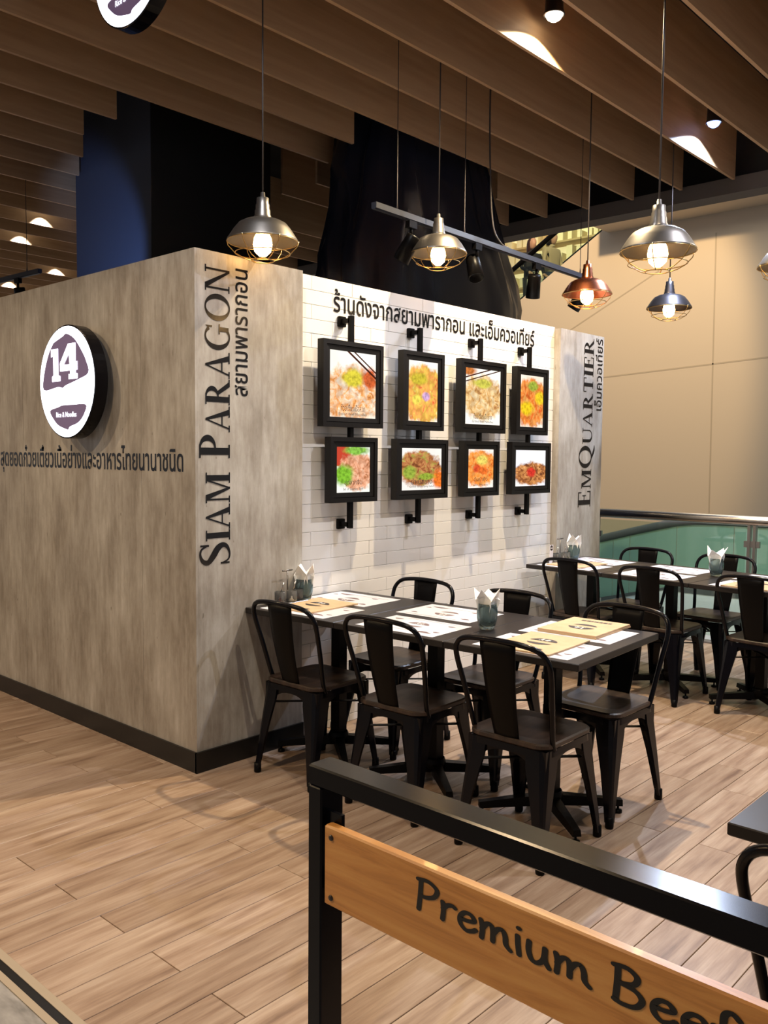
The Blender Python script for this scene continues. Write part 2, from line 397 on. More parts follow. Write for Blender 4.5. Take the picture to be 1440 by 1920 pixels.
def tile_mesh(l, h):
    k = (round(l, 3), round(h, 3))
    if k not in tcache:
        g, bv = .0008, .002; x0, x1, z0, z1 = g, k[0] - g, g, k[1] - g
        mb = MB(); rg = lambda y, i: [(x0+i, y, z0+i), (x1-i, y, z0+i), (x1-i, y, z1-i), (x0+i, y, z1-i)]
        mb.loft([rg(.012, 0), rg(.0025, 0), rg(0, bv)], caps=False, smooth=False); mb.poly(rg(0, bv))
        tcache[k] = recalc(link('tmp', mb.mesh('tile', M['tile']))).data
        C.objects.unlink(bpy.data.objects['tmp']); bpy.data.objects.remove(bpy.data.objects['tmp'])
    return tcache[k]
zt = HB
row = 0
while zt > 0.02:
    h = min(TH, zt); z0 = zt - h
    x = .66 + (.108 if row % 2 == 0 else -.042) - TL
    while x < 3.15:
        a, b_ = max(x, .662), min(x + TL, 3.149)
        if b_ - a > .012 and h > .02:
            o = link('tile', tile_mesh(b_ - a, h), wr); o.location = (a, .05, z0)
        x += TL
    zt -= TH; row += 1
# lettering on the walls
serif_text(['SIAM', 'PARAGON'], 'lettering', M['print'], wr, (.196, -.0015, .968), (0, 0, 1), (-1, 0, 0), 1.405, .176, .14)
place_text('สยามพารากอน', 'lettering', M['print'], wr, (.305, -.0015, 1.775), (0, 0, 1), (-1, 0, 0), width=.598, height=.078, bold=.008)
serif_text(['EMQUARTIER'], 'lettering', M['print'], wr, (3.628, -.0015, 1.118), (0, 0, 1), (-1, 0, 0), 1.275, .185, .14)
place_text('เอ็มควอเทียร์', 'lettering', M['print'], wr, (3.765, -.0015, 1.855), (0, 0, 1), (-1, 0, 0), width=.545, height=.115, bold=.008)
place_text('ร้านดังจากสยามพารากอน และเอ็มควอเทียร์', 'lettering', M['print'], wr, (.925, .0475, 2.262), (1, 0, 0), (0, 0, 1), width=1.955, height=.125, bold=.012)
place_text('สุดยอดก๋วยเตี๋ยวเนื้อย่างและอาหารไทยนานาชนิด', 'lettering', M['print'], wl, (-.0015, 2.02, 1.375), (0, -1, 0), (0, 0, 1), width=1.925, height=.165, bold=.012)

# ------------------------------------------------------------ ceiling with baffles
ceil = MB().box(-8, 4.9, -8, 14, 4.42, 4.5).obj('ceiling', M['ceil']); tag(ceil, 'black ceiling hung with deep wood-veneer slats', kind='structure')
BZ, BH = 3.70, .46
bcache = {}
def slat(y, x0, x1):
    l = round(x1 - x0, 3)
    if l not in bcache: bcache[l] = MB().box(0, l, -.011, .011, 0, BH).mesh('slat', M['baffle'])
    o = link('slat', bcache[l], ceil); o.location = (x0, y, BZ)
for k in range(-10, 21):
    y = 1.12 + .43 * k
    if k == 0: slat(y, -6, 2.15); slat(y, 3.90, 4.70)
    elif k == 1: slat(y, -6, 2.32); slat(y, 3.95, 4.70)
    elif k in (2, 3): slat(y, -6, .79); slat(y, 2.6, 4.70)
    elif k == 4: slat(y, -6, 1.02); slat(y, 3.9, 4.70)
    elif k == 5: slat(y, -6, 1.22); slat(y, 2.45, 4.70)
    else: slat(y, -6, 4.70)
o = MB().box(4.75, 4.95, -8, 9, 3.612, 3.738).obj('trim_4', M['bulk']); tag(o, 'grey bulkhead beam along the edge of the atrium', kind='structure')
o = MB().box(4.90, 4.95, -8, 9, 3.738, 4.5).obj('wall_bulkhead', M['dark']); tag(o, 'dark fascia above the grey bulkhead beam', kind='structure')
mb = MB().box(-2, 4.6, -1.30, -1.20, 4.12, 4.15)
for x in (0.6, 2.0, 3.3): mb.box(x, x + .25, -1.32, -1.18, 4.15, 4.25)
tag(mb.obj('cable_tray', M['bulk']), 'grey cable tray above the slats near the front spotlights', 'cable tray')

# black service core and wrapped column behind the booth
t = empty('service_core', (1.82, 2.85, 0)); tag(t, 'tall black service core behind the booth with blue light coloured into one side', 'column')
o = MB().box(-.56, .565, -.55, .53, 0, 4.415).obj('core', M['dark'], t)
o = MB().box(-.566, -.561, -.55, .53, 0, 4.415).obj('blue_lit_side', M['bluelit'], t)  # thin sheet on the core's blue-lit face, light put into its colour
# wrapped column: folds of black plastic widening downwards
rings = []
for i in range(23):
    z = 4.40 * (1 - i / 22); f = min((4.40 - z) / 2.3, .72); rg = []
    hw = .50 + .88 * f + .02 * math.sin(9 * z); cxx = 2.91 + .42 * f
    for j in range(72):
        a = 2 * PI * j / 72
        fold = 1 + .03 * math.sin(5 * a + 3 * z) + .03 * math.sin(11 * a - 2 * z) + .025 * math.sin(23 * a + 4 * z)
        rg.append((cxx + hw * fold * math.copysign(abs(math.cos(a)) ** .7, math.cos(a)), 1.30 + .36 * fold * math.copysign(abs(math.sin(a)) ** .7, math.sin(a)), z))
    rings.append(rg)
t = recalc(MB().loft(rings).obj('wrapped_column', M['plastic'])); tag(t, 'column wrapped in creased black plastic sheet behind the tiled wall', 'column')

# ------------------------------------------------------------ ceiling spotlights (between slats)
def downlight(x, y, z, lens, color, energy, label, size=2.5, lean=(0, 0)):
    t = empty('ceiling_spotlight', (x, y, z)); tag(t, label, 'spotlight', 'spotlights between the ceiling slats')
    MB().lathe([(.045, .14), (.05, .02), (.058, .0), (.058, -.004), (.05, -.004), (.05, .004)], n=20).obj('housing', M['darkpewter'], t)
    MB().lathe([(.048, .0), (.036, -.022), (.018, -.034), (0.002, -.038)], n=16).obj('lens', lens, t)
    MB().tube([(0, 0, .14), (0, 0, 4.42 - z)], .008, 6).obj('stem', M['cord'], t)
    lo = lamp('spot_beam', 'SPOT', (0, 0, -.05), energy, color, spot_size=size, spot_blend=.2, shadow_soft_size=.03)
    lo.parent = t; lo.rotation_euler = (lean[0], lean[1], 0)
    return t
downlight(1.80, -.735, 3.865, M['lensw'], (1, .78, .48), 460, 'warm white spotlight glowing between the ceiling slats, nearer the top edge')
downlight(3.95, -.735, 3.90, M['lensb'], (.66, .77, 1), 400, 'cool bluish spotlight glowing between the ceiling slats near the atrium')
K_ = 'ceiling spotlight between the slats '
downlight(-.35, -.735, 3.86, M['lensw'], (.92, .94, 1), 90, K_ + 'above the near corner of the booth')
for i, (x_, y_) in enumerate(((-.4, -2.53), (1.8, -2.53), (3.9, -2.53))):  # row out of view, added to brighten floor and tables
    downlight(x_, y_, 3.86, M['lensw'], ((1, .84, .62), (.86, .88, 1), (1, .88, .72))[i], (150, 190, 130)[i], K_ + ('in front of the near tables, unseen, added', 'above the aisle between the table rows, unseen, added', 'in front of the far tables, unseen, added')[i])
for i, (x_, y_) in enumerate(((-2.9, -.735), (-2.9, 1.84), (-2.9, 4.0))):  # lamps out of view, added to light the side wall warmly
    downlight(x_, y_, 3.86, M['lensw'], (1, .72, .42), 200, K_ + ('over the walkway near the viewer, unseen, added', 'over the walkway beside the round sign, unseen, added', 'over the far end of the walkway, unseen, added')[i])
for i, (x_, y_) in enumerate(((1.75, 4.86), (1.95, 5.72), (3.0, 7.01), (3.0, 8.30))):
    downlight(x_, y_, 3.95, M['lensw'], (.88, .95, 1), 420, K_ + ('behind the booth', 'behind the booth, second row back', 'far behind the booth', 'farthest behind the booth')[i], size=1.25)
lamp('core_spot', 'SPOT', (.25, 2.2, 2.48), 60, (.30, .48, 1), (1.26, 2.9, 3.05), spot_size=.9, spot_blend=.5, shadow_soft_size=.03)

# ------------------------------------------------------------ menu lightboxes on poles
def food_mat(name, bg, bg2, pal, cen, rad, spots=None, sticks=None, strength=1.15, scale=6.0, plate=None):
    ma = bpy.data.materials.new(name); ma.use_nodes = True; N = ma.node_tree.nodes; L = ma.node_tree.links
    N.remove(N['Principled BSDF']); out = N['Material Output']
    uv = N.new('ShaderNodeTexCoord'); UV = uv.outputs['UV']
    def mask(c, r, wob, soft=.12):
        nz = noise(N, 4.5, 4, .6); L.new(UV, nz.inputs[0])
        mp = N.new('ShaderNodeMapping'); mp.inputs['Location'].default_value = (-c[0]/r[0], -c[1]/r[1], 0); mp.inputs['Scale'].default_value = (1/r[0], 1/r[1], 0); L.new(UV, mp.inputs[0])
        ln = N.new('ShaderNodeVectorMath'); ln.operation = 'LENGTH'; L.new(mp.outputs[0], ln.inputs[0])
        ad = N.new('ShaderNodeMath'); ad.operation = 'MULTIPLY_ADD'; ad.inputs[1].default_value = wob; L.new(nz.outputs[0], ad.inputs[0]); L.new(ln.outputs['Value'], ad.inputs[2])
        mr = N.new('ShaderNodeMapRange'); mr.inputs[1].default_value = 1 + wob*.5 + soft/2; mr.inputs[2].default_value = 1 + wob*.5 - soft/2; L.new(ad.outputs[0], mr.inputs[0]); return mr.outputs[0]
    gn = noise(N, 1.6, 2); L.new(UV, gn.inputs[0]); gr = ramp(N, [(.35, bg), (.7, bg2)]); L.new(gn.outputs[0], gr.inputs[0]); col = gr.outputs[0]
    if plate: col = mixc(N, L, col, plate[2], mask(plate[0], plate[1], .04, .06))
    fn = noise(N, scale, 5, .68); fn.inputs['Distortion'].default_value = 1.2; L.new(UV, fn.inputs[0])
    st = [(.30 + .42*i/(len(pal)-1), c) for i, c in enumerate(pal)]; fr = ramp(N, st); L.new(fn.outputs[0], fr.inputs[0])
    vo = N.new('ShaderNodeTexVoronoi'); vo.inputs['Scale'].default_value = scale*1.5; L.new(UV, vo.inputs['Vector'])
    vr = ramp(N, [(.0, (1.1, 1.1, 1.1)), (.45, (.9, .88, .85)), (.75, (.5, .42, .35))]); L.new(vo.outputs['Distance'], vr.inputs[0])
    food = mixc(N, L, fr.outputs[0], vr.outputs[0], .6, 'MULTIPLY')
    col = mixc(N, L, col, food, mask(cen, (rad[0]*1.3, rad[1]*1.25), .9, .2))
    for c, r, color in (spots or []):
        sn = noise(N, 14, 3); L.new(UV, sn.inputs[0]); sr = ramp(N, [(.35, tuple(v*.55 for v in color)), (.6, color)]); L.new(sn.outputs[0], sr.inputs[0])
        col = mixc(N, L, col, sr.outputs[0], mask(c, r, .9, .5))
    for nx, ny, cc, wd in (sticks or []):
        d = N.new('ShaderNodeVectorMath'); d.operation = 'DOT_PRODUCT'; d.inputs[1].default_value = (nx, ny, 0); L.new(UV, d.inputs[0])
        s = N.new('ShaderNodeMath'); s.operation = 'COMPARE'; s.inputs[1].default_value = cc; s.inputs[2].default_value = wd; L.new(d.outputs['Value'], s.inputs[0])
        col = mixc(N, L, col, (.06, .015, .008), s.outputs[0])
    em = N.new('ShaderNodeEmission'); em.inputs[1].default_value = strength; L.new(col, em.inputs[0]); L.new(em.outputs[0], out.inputs[0])
    return ma
Wh, Pk = (1, .97, .90), (1, .90, .80)
OR, RD, YL, GN, BR, TN, DK = (1, .42, .12), (.75, .07, .02), (1, .72, .12), (.32, .50, .05), (.36, .12, .04), (1, .66, .42), (.10, .04, .02)
foods = [
 food_mat('print_boiled_beef', Wh, (1, .93, .78), [BR, OR, TN, (1, .86, .68), (1, .95, .85)], (.5, .36), (.52, .34), [((.5, .60), (.24, .13), (.80, .68, .06)), ((.86, .62), (.16, .16), (.72, .14, .04))], [(.52, .85, 1.06, .016), (.52, .85, 1.13, .011)]),
 food_mat('print_prawn_noodles', Wh, Pk, [RD, OR, (.95, .50, .10), YL, (1, .88, .5)], (.52, .45), (.55, .40), [((.35, .70), (.26, .10), (.70, .55, .05)), ((.6, .42), (.13, .07), (.75, .45, .75)), ((.3, .36), (.16, .08), (1, .78, .12))]),
 food_mat('print_grilled_beef', Wh, (1, .94, .82), [BR, (.85, .50, .18), (1, .76, .42), (1, .88, .62)], (.5, .48), (.45, .32), [((.48, .74), (.26, .08), (.72, .66, .10)), ((.06, .95), (.25, .08), (.70, .22, .05))], [(-.25, .97, .80, .011), (-.25, .97, .73, .009)]),
 food_mat('print_curry', (1, .82, .66), Pk, [RD, (.85, .24, .04), OR, YL], (.5, .48), (.56, .38), [((.3, .36), (.27, .13), (1, .66, .02)), ((.85, .58), (.2, .13), (1, .70, .03)), ((.55, .80), (.22, .09), (.42, .50, .06))]),
 food_mat('print_beef_set', (.95, .93, .86), (.86, .90, .8), [BR, (.80, .36, .20), (1, .55, .36), (1, .72, .52)], (.62, .46), (.42, .33), [((.22, .38), (.28, .22), (.25, .55, .04)), ((.6, .93), (.36, .10), (.28, .58, .08))], plate=((.12, .84), (.32, .27), (.55, .06, .03))),
 food_mat('print_beef_salad', (.88, .84, .78), (.96, .92, .86), [DK, BR, (.62, .26, .10), (.45, .45, .08), (.85, .62, .30)], (.44, .52), (.42, .34), [((.2, .42), (.16, .15), (.36, .46, .06)), ((.95, .25), (.18, .22), (1, .22, .03)), ((.6, .32), (.22, .08), (.35, .46, .05))]),
 food_mat('print_prawn_soup', (1, .88, .80), Pk, [RD, (1, .32, .05), OR, (1, .68, .28)], (.48, .52), (.54, .38), [((.55, .72), (.24, .12), (.95, .75, .15)), ((.35, .5), (.14, .1), (.80, .10, .03)), ((.6, .44), (.2, .09), (.90, .18, .03))]),
 food_mat('print_fried_beef', (.96, .92, .88), (.84, .84, .95), [DK, BR, (.85, .38, .12), (1, .68, .38)], (.54, .34), (.46, .25), [((.52, .38), (.14, .13), (.78, .05, .03))]),
]
POLE = [.978, 1.548, 2.14, 2.70]
FR = [((.755, 1.213), (1.646, 2.098)), ((1.382, 1.754), (1.646, 2.098)), ((1.920, 2.400), (1.646, 2.098)), ((2.526, 2.916), (1.646, 2.098)),
      ((.809, 1.171), (1.245, 1.593)), ((1.330, 1.799), (1.245, 1.593)), ((1.959, 2.337), (1.245, 1.593)), ((2.483, 2.962), (1.245, 1.593))]
capt = [('ก๋วยเตี๋ยวเนื้อลวก', 'Boiled Beef Noodles'), (None, None), ('ก๋วยเตี๋ยวเนื้อย่าง', 'Grilled Beef Noodles'), (None, None),
        ('ชุดลวกจิ้ม', 'Set of Steamed Beef'), ('ยำเนื้อย่าง', 'Grilled Sirloin Spicy Salad'), ('ต้มยำกุ้ง', 'with Prawns'), (None, None)]
names = ['first menu lightbox pole from the lettered panel, pale boiled beef noodles above beef set', 'second menu lightbox pole, orange prawn dish above brown beef salad',
         'third menu lightbox pole, grilled beef noodles above orange prawn soup', 'fourth menu lightbox pole, yellow curry picture above crispy beef, nearest the atrium']
def lightbox(t, i):
    (x0, x1), (z0, z1) = FR[i]; yf, yb, bw = -.055, -.010, .052
    mb = MB()
    # outer shell: four sides + back, front rim with a stepped groove
    out = [(x0, z0), (x1, z0), (x1, z1), (x0, z1)]
    def loop(d, y): return [(x0+d, y, z0+d), (x1-d, y, z0+d), (x1-d, y, z1-d), (x0+d, y, z1-d)]
    mb.loft([loop(0, yb), loop(0, yf), loop(.024, yf), loop(.024, yf+.010), loop(.028, yf+.010), loop(.028, yf+.004), loop(bw, yf+.006), loop(bw, yf+.012)], caps=False, smooth=False)
    mb.poly(list(reversed(loop(0, yb))))
    fr = recalc(mb.obj('lightbox_frame', M['frame'], t))
    me = bpy.data.meshes.new('picture'); a = bw; y = yf + .0115
    me.from_pydata([(x0+a, y, z0+a), (x1-a, y, z0+a), (x1-a, y, z1-a), (x0+a, y, z1-a)], [], [(0, 1, 2, 3)])
    u = me.uv_layers.new(); [setattr(u.data[k], 'uv', c) for k, c in enumerate(((0, 0), (1, 0), (1, 1), (0, 1)))]
    me.materials.append(foods[i]); p = link('picture', me, fr)
    th, en = capt[i]; wd = x1 - x0 - 2*a
    if th:
        place_text(th, 'caption', M['ink'], fr, (x0+a+wd*.24, y - .001, z0+a+.034), (1, 0, 0), (0, 0, 1), width=wd*.52, height=.036)
        place_text(en, 'caption', M['ink'], fr, (x0+a+wd*.20, y - .001, z0+a+.012), (1, 0, 0), (0, 0, 1), width=wd*.60, height=.014)
    return fr
for i in range(4):
    t = empty('menu_lightbox_pole', (0, 0, 0)); tag(t, names[i], 'menu sign', 'menu lightboxes on the tiled wall')
    x = POLE[i]
    for a, b_ in ((1.19, 1.245), (1.593, 1.646), (2.098, 2.238)):
        MB().box(x - .0125, x + .0125, -.045, -.020, a if a != 1.19 else 1.102, b_).obj('pole', M['blackm'], t)
    for z in (2.214, 1.122):
        MB().bevbox(x - .026, x + .026, .028, .0495, z - .028, z + .028, .003).box(x - .0125, x + .0125, -.03, .03, z - .0125, z + .0125).obj('wall_bracket', M['blackm'], t)
    lightbox(t, i); lightbox(t, i + 4)

# ------------------------------------------------------------ round lit logo signs
def logo_sign(cy, cz, xf, label, hang=None):
    R = .295; t = empty('logo_sign', (0, 0, 0)); tag(t, label, 'sign')
    cx = xf
    def P3(u, v, d): return (cx - d, cy - u*R, cz + v*R)
    n = 56; rg = lambda r, x: [(x, cy - r*math.cos(2*PI*k/n), cz + r*math.sin(2*PI*k/n)) for k in range(n)]
    recalc(MB().loft([rg(R, cx + .066), rg(R, cx), rg(R - .006, cx - .002)], caps=True, smooth=False).obj('sign_body', M['black'], t))
    MB().poly([P3(.975*math.cos(2*PI*k/n), .975*math.sin(2*PI*k/n), .003) for k in range(n)]).obj('lit_face', M['signwhite'], t)
    up = catmull([(-.82, -.11), (-.80, .18), (-.64, .50), (-.47, .68), (-.40, .72), (-.1, .80), (.02, .84), (.2, .79), (.36, .70), (.55, .52), (.70, .34), (.78, .12), (.42, .02), (0, -.06), (-.12, -.10), (-.3, -.08)], 4, True)
    lo = catmull([(-.60, -.50), (-.30, -.44), (-.12, -.41), (.25, -.41), (.68, -.42), (.62, -.58), (.42, -.72), (.12, -.79), (.06, -.84), (-.08, -.82), (-.3, -.76), (-.46, -.66)], 4, True)
    mb = MB(); mb.poly([P3(u, v, .005) for u, v in up]); mb.poly([P3(u, v, .005) for u, v in lo]); mb.obj('dark_face', M['signdark'], t)
    one = [(-.52, .60), (-.26, .60), (-.26, .13), (-.19, .11), (-.19, .02), (-.49, .02), (-.49, .11), (-.44, .13), (-.44, .47), (-.52, .46)]
    four = [((.10, .66), (.36, .66), (.36, .06), (.18, .06)), ((-.20, .33), (.10, .66), (.16, .52), (-.06, .30)), ((-.20, .33), (-.06, .30), (.2, .30), (.42, .34), (.42, .19), (-.19, .19)), ((.11, .13), (.42, .13), (.42, .04), (.11, .04))]
    mb = MB(); mb.poly([P3(u, v, .007) for u, v in one])
    for f in four: mb.poly([P3(u, v, .007) for u, v in f])
    mb.obj('numeral', M['signwhite'], t)
    place_text('Rice & Noodles', 'lettering', M['signwhite'], t, (cx - .007, cy + .36*R, cz - .62*R), (0, -1, 0), (0, 0, 1), width=.72*R, height=.09*R)
    if hang:
        for dy in (-.12, .12): MB().tube([(cx + .03, cy + dy, cz + .27), (cx + .03, cy + dy, 4.42)], .006, 6).obj('hanging_rod', M['cord'], t)
    else:
        for a in (0.8, 2.3, 3.9, 5.4):
            MB().tube([(cx + .06, cy + .2*math.cos(a), cz + .2*math.sin(a)), (0.0, cy + .2*math.cos(a), cz + .2*math.sin(a))], .008, 8).obj('standoff', M['chrome'], t)
    return t
logo_sign(.975, 1.866, -.11, 'round white-lit 14 sign mounted on the concrete-look side wall')
logo_sign(.21, 3.69, -.19, 'round white-lit sign hanging under the ceiling slats at the top edge', hang=True)

# ------------------------------------------------------------ chairs
def smooth_path(pts, k=6): return catmull(pts, k)
def make_chair():
    t = empty('cafe_chair')
    # seat: rounded square board, slightly dished
    def rr(hx, hy, r, z, cx=.01, n=6):
        pts = []
        for sx, sy, a0 in ((1, 1, 0), (-1, 1, PI/2), (-1, -1, PI), (1, -1, 3*PI/2)):
            for i in range(n + 1):
                a = a0 + PI/2*i/n; pts.append((cx + sx*(hx - r) + r*math.cos(a), sy*(hy - r) + r*math.sin(a), z))
        return pts
    recalc(MB().loft([rr(.176, .174, .06, .432), rr(.182, .18, .062, .438), rr(.182, .18, .062, .450), rr(.176, .174, .06, .455), rr(.12, .12, .05, .451)], smooth=False).obj('seat', M['seat'], t))
    # pressed-metal seat pan with arched aprons
    pan = MB().loft([rr(.178, .176, .06, .431), rr(.180, .178, .06, .405)], caps=False)
    def apron(p0, p1):
        p0, p1 = Vector(p0), Vector(p1); top, bot = [], []
        for i in range(13):
            f = i / 12; q = p0.lerp(p1, f); e = abs(2*f - 1); drop = .030 + .125 * e ** 2.7
            top.append((q.x, q.y, .43)); bot.append((q.x, q.y, .43 - drop))
        n = 13; pan.add(top + bot, [(i, i+1, n+i+1, n+i) for i in range(12)])
    a = .172; cx = .01
    for q in (((cx-a, -a), (cx+a, -a)), ((cx+a, -a), (cx+a, a)), ((cx+a, a), (cx-a, a)), ((cx-a, a), (cx-a, -a))): apron((*q[0], 0), (*q[1], 0))
    pan.obj('seat_pan', M['black'], t)
    for sx in (-1, 1):
        for sy in (-1, 1):
            rings = []
            for z, wd in ((.428, .050), (.36, .048), (.30, .041), (.22, .032), (.10, .022), (.022, .0165)):
                f = 1 - z / .43; ox = .01 + sx * (.176 + .052 * f); oy = sy * (.174 + .022 * f)
                # outer corner at (ox,oy), leg body inside; rounded outer corner
                ix, iy = ox - sx * wd * 1.75, oy - sy * wd * 1.75
                r = wd * .55
                ring = [(ix, oy), (ox - sx*r, oy), (ox - sx*r*.3, oy - sy*r*.3), (ox, oy - sy*r), (ox, iy), (ox - sx*.012, iy), (ox - sx*.55*wd, oy - sy*.55*wd), (ix, oy - sy*.012)]
                rings.append([(p[0], p[1], z) for p in ring])
            lg = recalc(MB().loft(rings, smooth=False).obj('leg', M['black'], t))
            fx, fy = .01 + sx*(.176 + .052) - sx*.014, sy*(.174 + .022) - sy*.014
            MB().lathe([(.002, 0), (.016, 0), (.0175, .006), (.0165, .045), (.002, .046)], (fx, fy, 0), 12).obj('foot_cap', M['blackm'], lg)
    for sy in (-1, 1):
        o = MB().box(-.2, .2, -.011, .011, -.002, .002).obj('cross_brace', M['blackm'], t)
        o.location = (.01, 0, .335 + .003*sy); o.rotation_euler = (0, 0, sy*.78)
    path = [(-.105, .172, .425), (-.125, .176, .47), (-.165, .194, .62), (-.198, .206, .73), (-.213, .198, .780), (-.225, .165, .812), (-.233, .10, .825), (-.236, 0, .829)]
    path = path + [(p[0], -p[1], p[2]) for p in reversed(path[:-1])]
    MB().tube(smooth_path(path, 5), .0108, 10).obj('back_hoop', M['black'], t)
    rows = []
    for i in range(9):
        f = i / 8; z = .425 + f * .405; x = -.150 - .083 * f - .012 * math.sin(PI * f); hw = .052 + .026 * f
        rows.append([(x + .006*(1 - (j/3 - 1)**2) * -1, hw * (j/3 - 1), z) for j in range(7)])
    fr = [[(p[0] + .003, p[1], p[2]) for p in r] for r in rows]; bk = [[(p[0] - .003, p[1], p[2]) for p in reversed(r)] for r in rows]
    recalc(MB().loft([a_ + b_ for a_, b_ in zip(fr, bk)], smooth=True).obj('back_splat', M['blackm'], t))
    return t
chair0 = make_chair(); used = [False]
def chair(x, y, rz, label, group):
    o = chair0 if not used[0] else copy_tree(chair0); used[0] = True
    o.location = (x, y, 0); o.rotation_euler = (0, 0, rz); tag(o, label, 'chair', group); return o
G1, G2 = 'chairs around the near table row', 'chairs around the far table row'
K = 'black metal chair with wood seat, '
chair(.415, -.37, math.radians(1), K + 'beside the Siam Paragon panel, back turned', G1)
chair(.455, -.935, math.radians(2), K + 'middle of three backs along the near tables', G1)
chair(.46, -1.53, math.radians(1), K + 'back turned, right behind the wooden sign rail', G1)
chair(1.0, -.36, PI, K + 'facing left, closest to the tiled wall', G1)
chair(1.01, -.95, PI + .03, K + 'facing left, behind the near napkin glass', G1)
chair(1.015, -1.53, PI - .02, K + 'facing left at the open end of near tables', G1)
chair(2.85, -.42, math.radians(-3), K + 'back turned, wall end of the far tables', G2)
chair(2.84, -.98, math.radians(-2), K + 'back turned, second from wall at far tables', G2)
chair(2.87, -1.59, math.radians(-4), K + 'back turned, third from wall at far tables', G2)
chair(3.42, -.46, PI - .05, K + 'by the balustrade, nearest the EmQuartier panel', G2)
chair(3.42, -1.04, PI - .06, K + 'by the balustrade, behind the far napkin glass', G2)
chair(3.40, -1.62, PI - .05, K + 'by the balustrade, at the right edge', G2)
chair(-.60, -3.005, 0, K + 'only hoop showing at lower right edge', 'chairs at the front table')

# ------------------------------------------------------------ tables
def make_table():
    t = empty('cafe_table')
    MB().bevbox(-.375, .375, -.2985, .2985, .722, .75, .0025).obj('table_top', M['tabletop'], t)
    MB().box(-.16, .16, -.16, .16, .714, .722).obj('mounting_plate', M['blackm'], t)
    MB().box(-.028, .028, -.028, .028, .06, .714).obj('column', M['blackm'], t)
    MB().lathe([(.045, .105), (.052, .09), (.052, .05), (.03, .045)], n=16).obj('collar', M['blackm'], t)
    for sx in (-1, 1):
        for sy in (-1, 1):
            d = Vector((sx*.205, sy*.225, 0)); n = Vector((-d.y, d.x, 0)).normalized()
            rg = []
            for f, h, wd, zb in ((.0, .045, .028, .045), (.55, .036, .022, .038), (1.0, .026, .018, .032)):
                c = d * f; rg.append([tuple(c + n*wd + Vector((0, 0, zb))), tuple(c - n*wd + Vector((0, 0, zb))), tuple(c - n*wd*.8 + Vector((0, 0, zb + h))), tuple(c + n*wd*.8 + Vector((0, 0, zb + h)))])
            pr = recalc(MB().loft(rg, smooth=False).obj('base_prong', M['blackm'], t))
            MB().lathe([(.004, .034), (.006, .014), (.017, .012), (.018, 0), (.002, 0)], (d.x*.95, d.y*.95, 0), 12).obj('levelling_foot', M['blackm'], pr)
    return t
tab0 = make_table(); tused = [False]
def table(x, y, rz, label, group):
    o = tab0 if not tused[0] else copy_tree(tab0); tused[0] = True
    o.location = (x, y, 0); o.rotation_euler = (0, 0, rz); tag(o, label, 'table', group); return o
A1 = math.radians(3.4); A2 = math.radians(-3.5)
def row1(u, v):  # u across (x), v along the row towards the viewer
    return (.288 + .375*math.cos(A1) + (u) * math.cos(A1) + v * math.sin(A1), .035 - .0 + u * math.sin(A1) - v * math.cos(A1) + .01)
def row2(u, v): return (2.755 + .375*math.cos(A2) + u * math.cos(A2) + v * math.sin(A2), -.02 + u * math.sin(A2) - v * math.cos(A2))
TK = 'black pedestal cafe table, '
for i, lb in enumerate(('against the tiled wall, holding the condiment tray', 'middle of the near row, with two bare placemats', 'open end of the near row, with two kraft menus')):
    x, y = row1(0, .302 + .6*i); table(x, y, A1, TK + lb, 'near table row')
for i, lb in enumerate(('far row, against the EmQuartier panel', 'middle of the far row, with the far napkin glass', 'far row at the right edge')):
    x, y = row2(0, .302 + .6*i); table(x, y, A2, TK + lb, 'far table row')
table(-.227, -2.993, 0, TK + 'only its corner showing at the lower right', 'front table')

# ------------------------------------------------------------ things on the tables
ZT = .7502
def logo_on(parent, z, s, flip=False, dark=None):
    """oval printed logo: two dark caps with a white band, numerals"""
    dark = dark or M['ink']; R = s
    mb = MB()
    top = [(R*math.cos(a), R*.92*math.sin(a), z) for a in [PI*(.06 + .88*i/14) for i in range(15)]]
    bot = [(R*math.cos(a), R*.92*math.sin(a), z) for a in [PI*(1.15 + .70*i/14) for i in range(15)]]
    mb.poly(top); mb.poly(bot); o = mb.obj('printed_logo', dark, parent)
    m2 = MB()
    def rc(x0, x1, y0, y1): m2.add([(x0*R, y0*R, z+.0003), (x1*R, y0*R, z+.0003), (x1*R, y1*R, z+.0003), (x0*R, y1*R, z+.0003)], [(0, 1, 2, 3)])
    rc(-.30, -.14, .24, .78); rc(-.38, -.08, .24, .34); rc(.16, .30, .24, .78); rc(-.0, .40, .36, .47); m2.add([(x*R, y*R, z+.0003) for x, y in ((0, .47), (.12, .47), (.28, .78), (.16, .78))], [(0, 1, 2, 3)])
    m2.obj('logo_numeral', M['band'], parent)
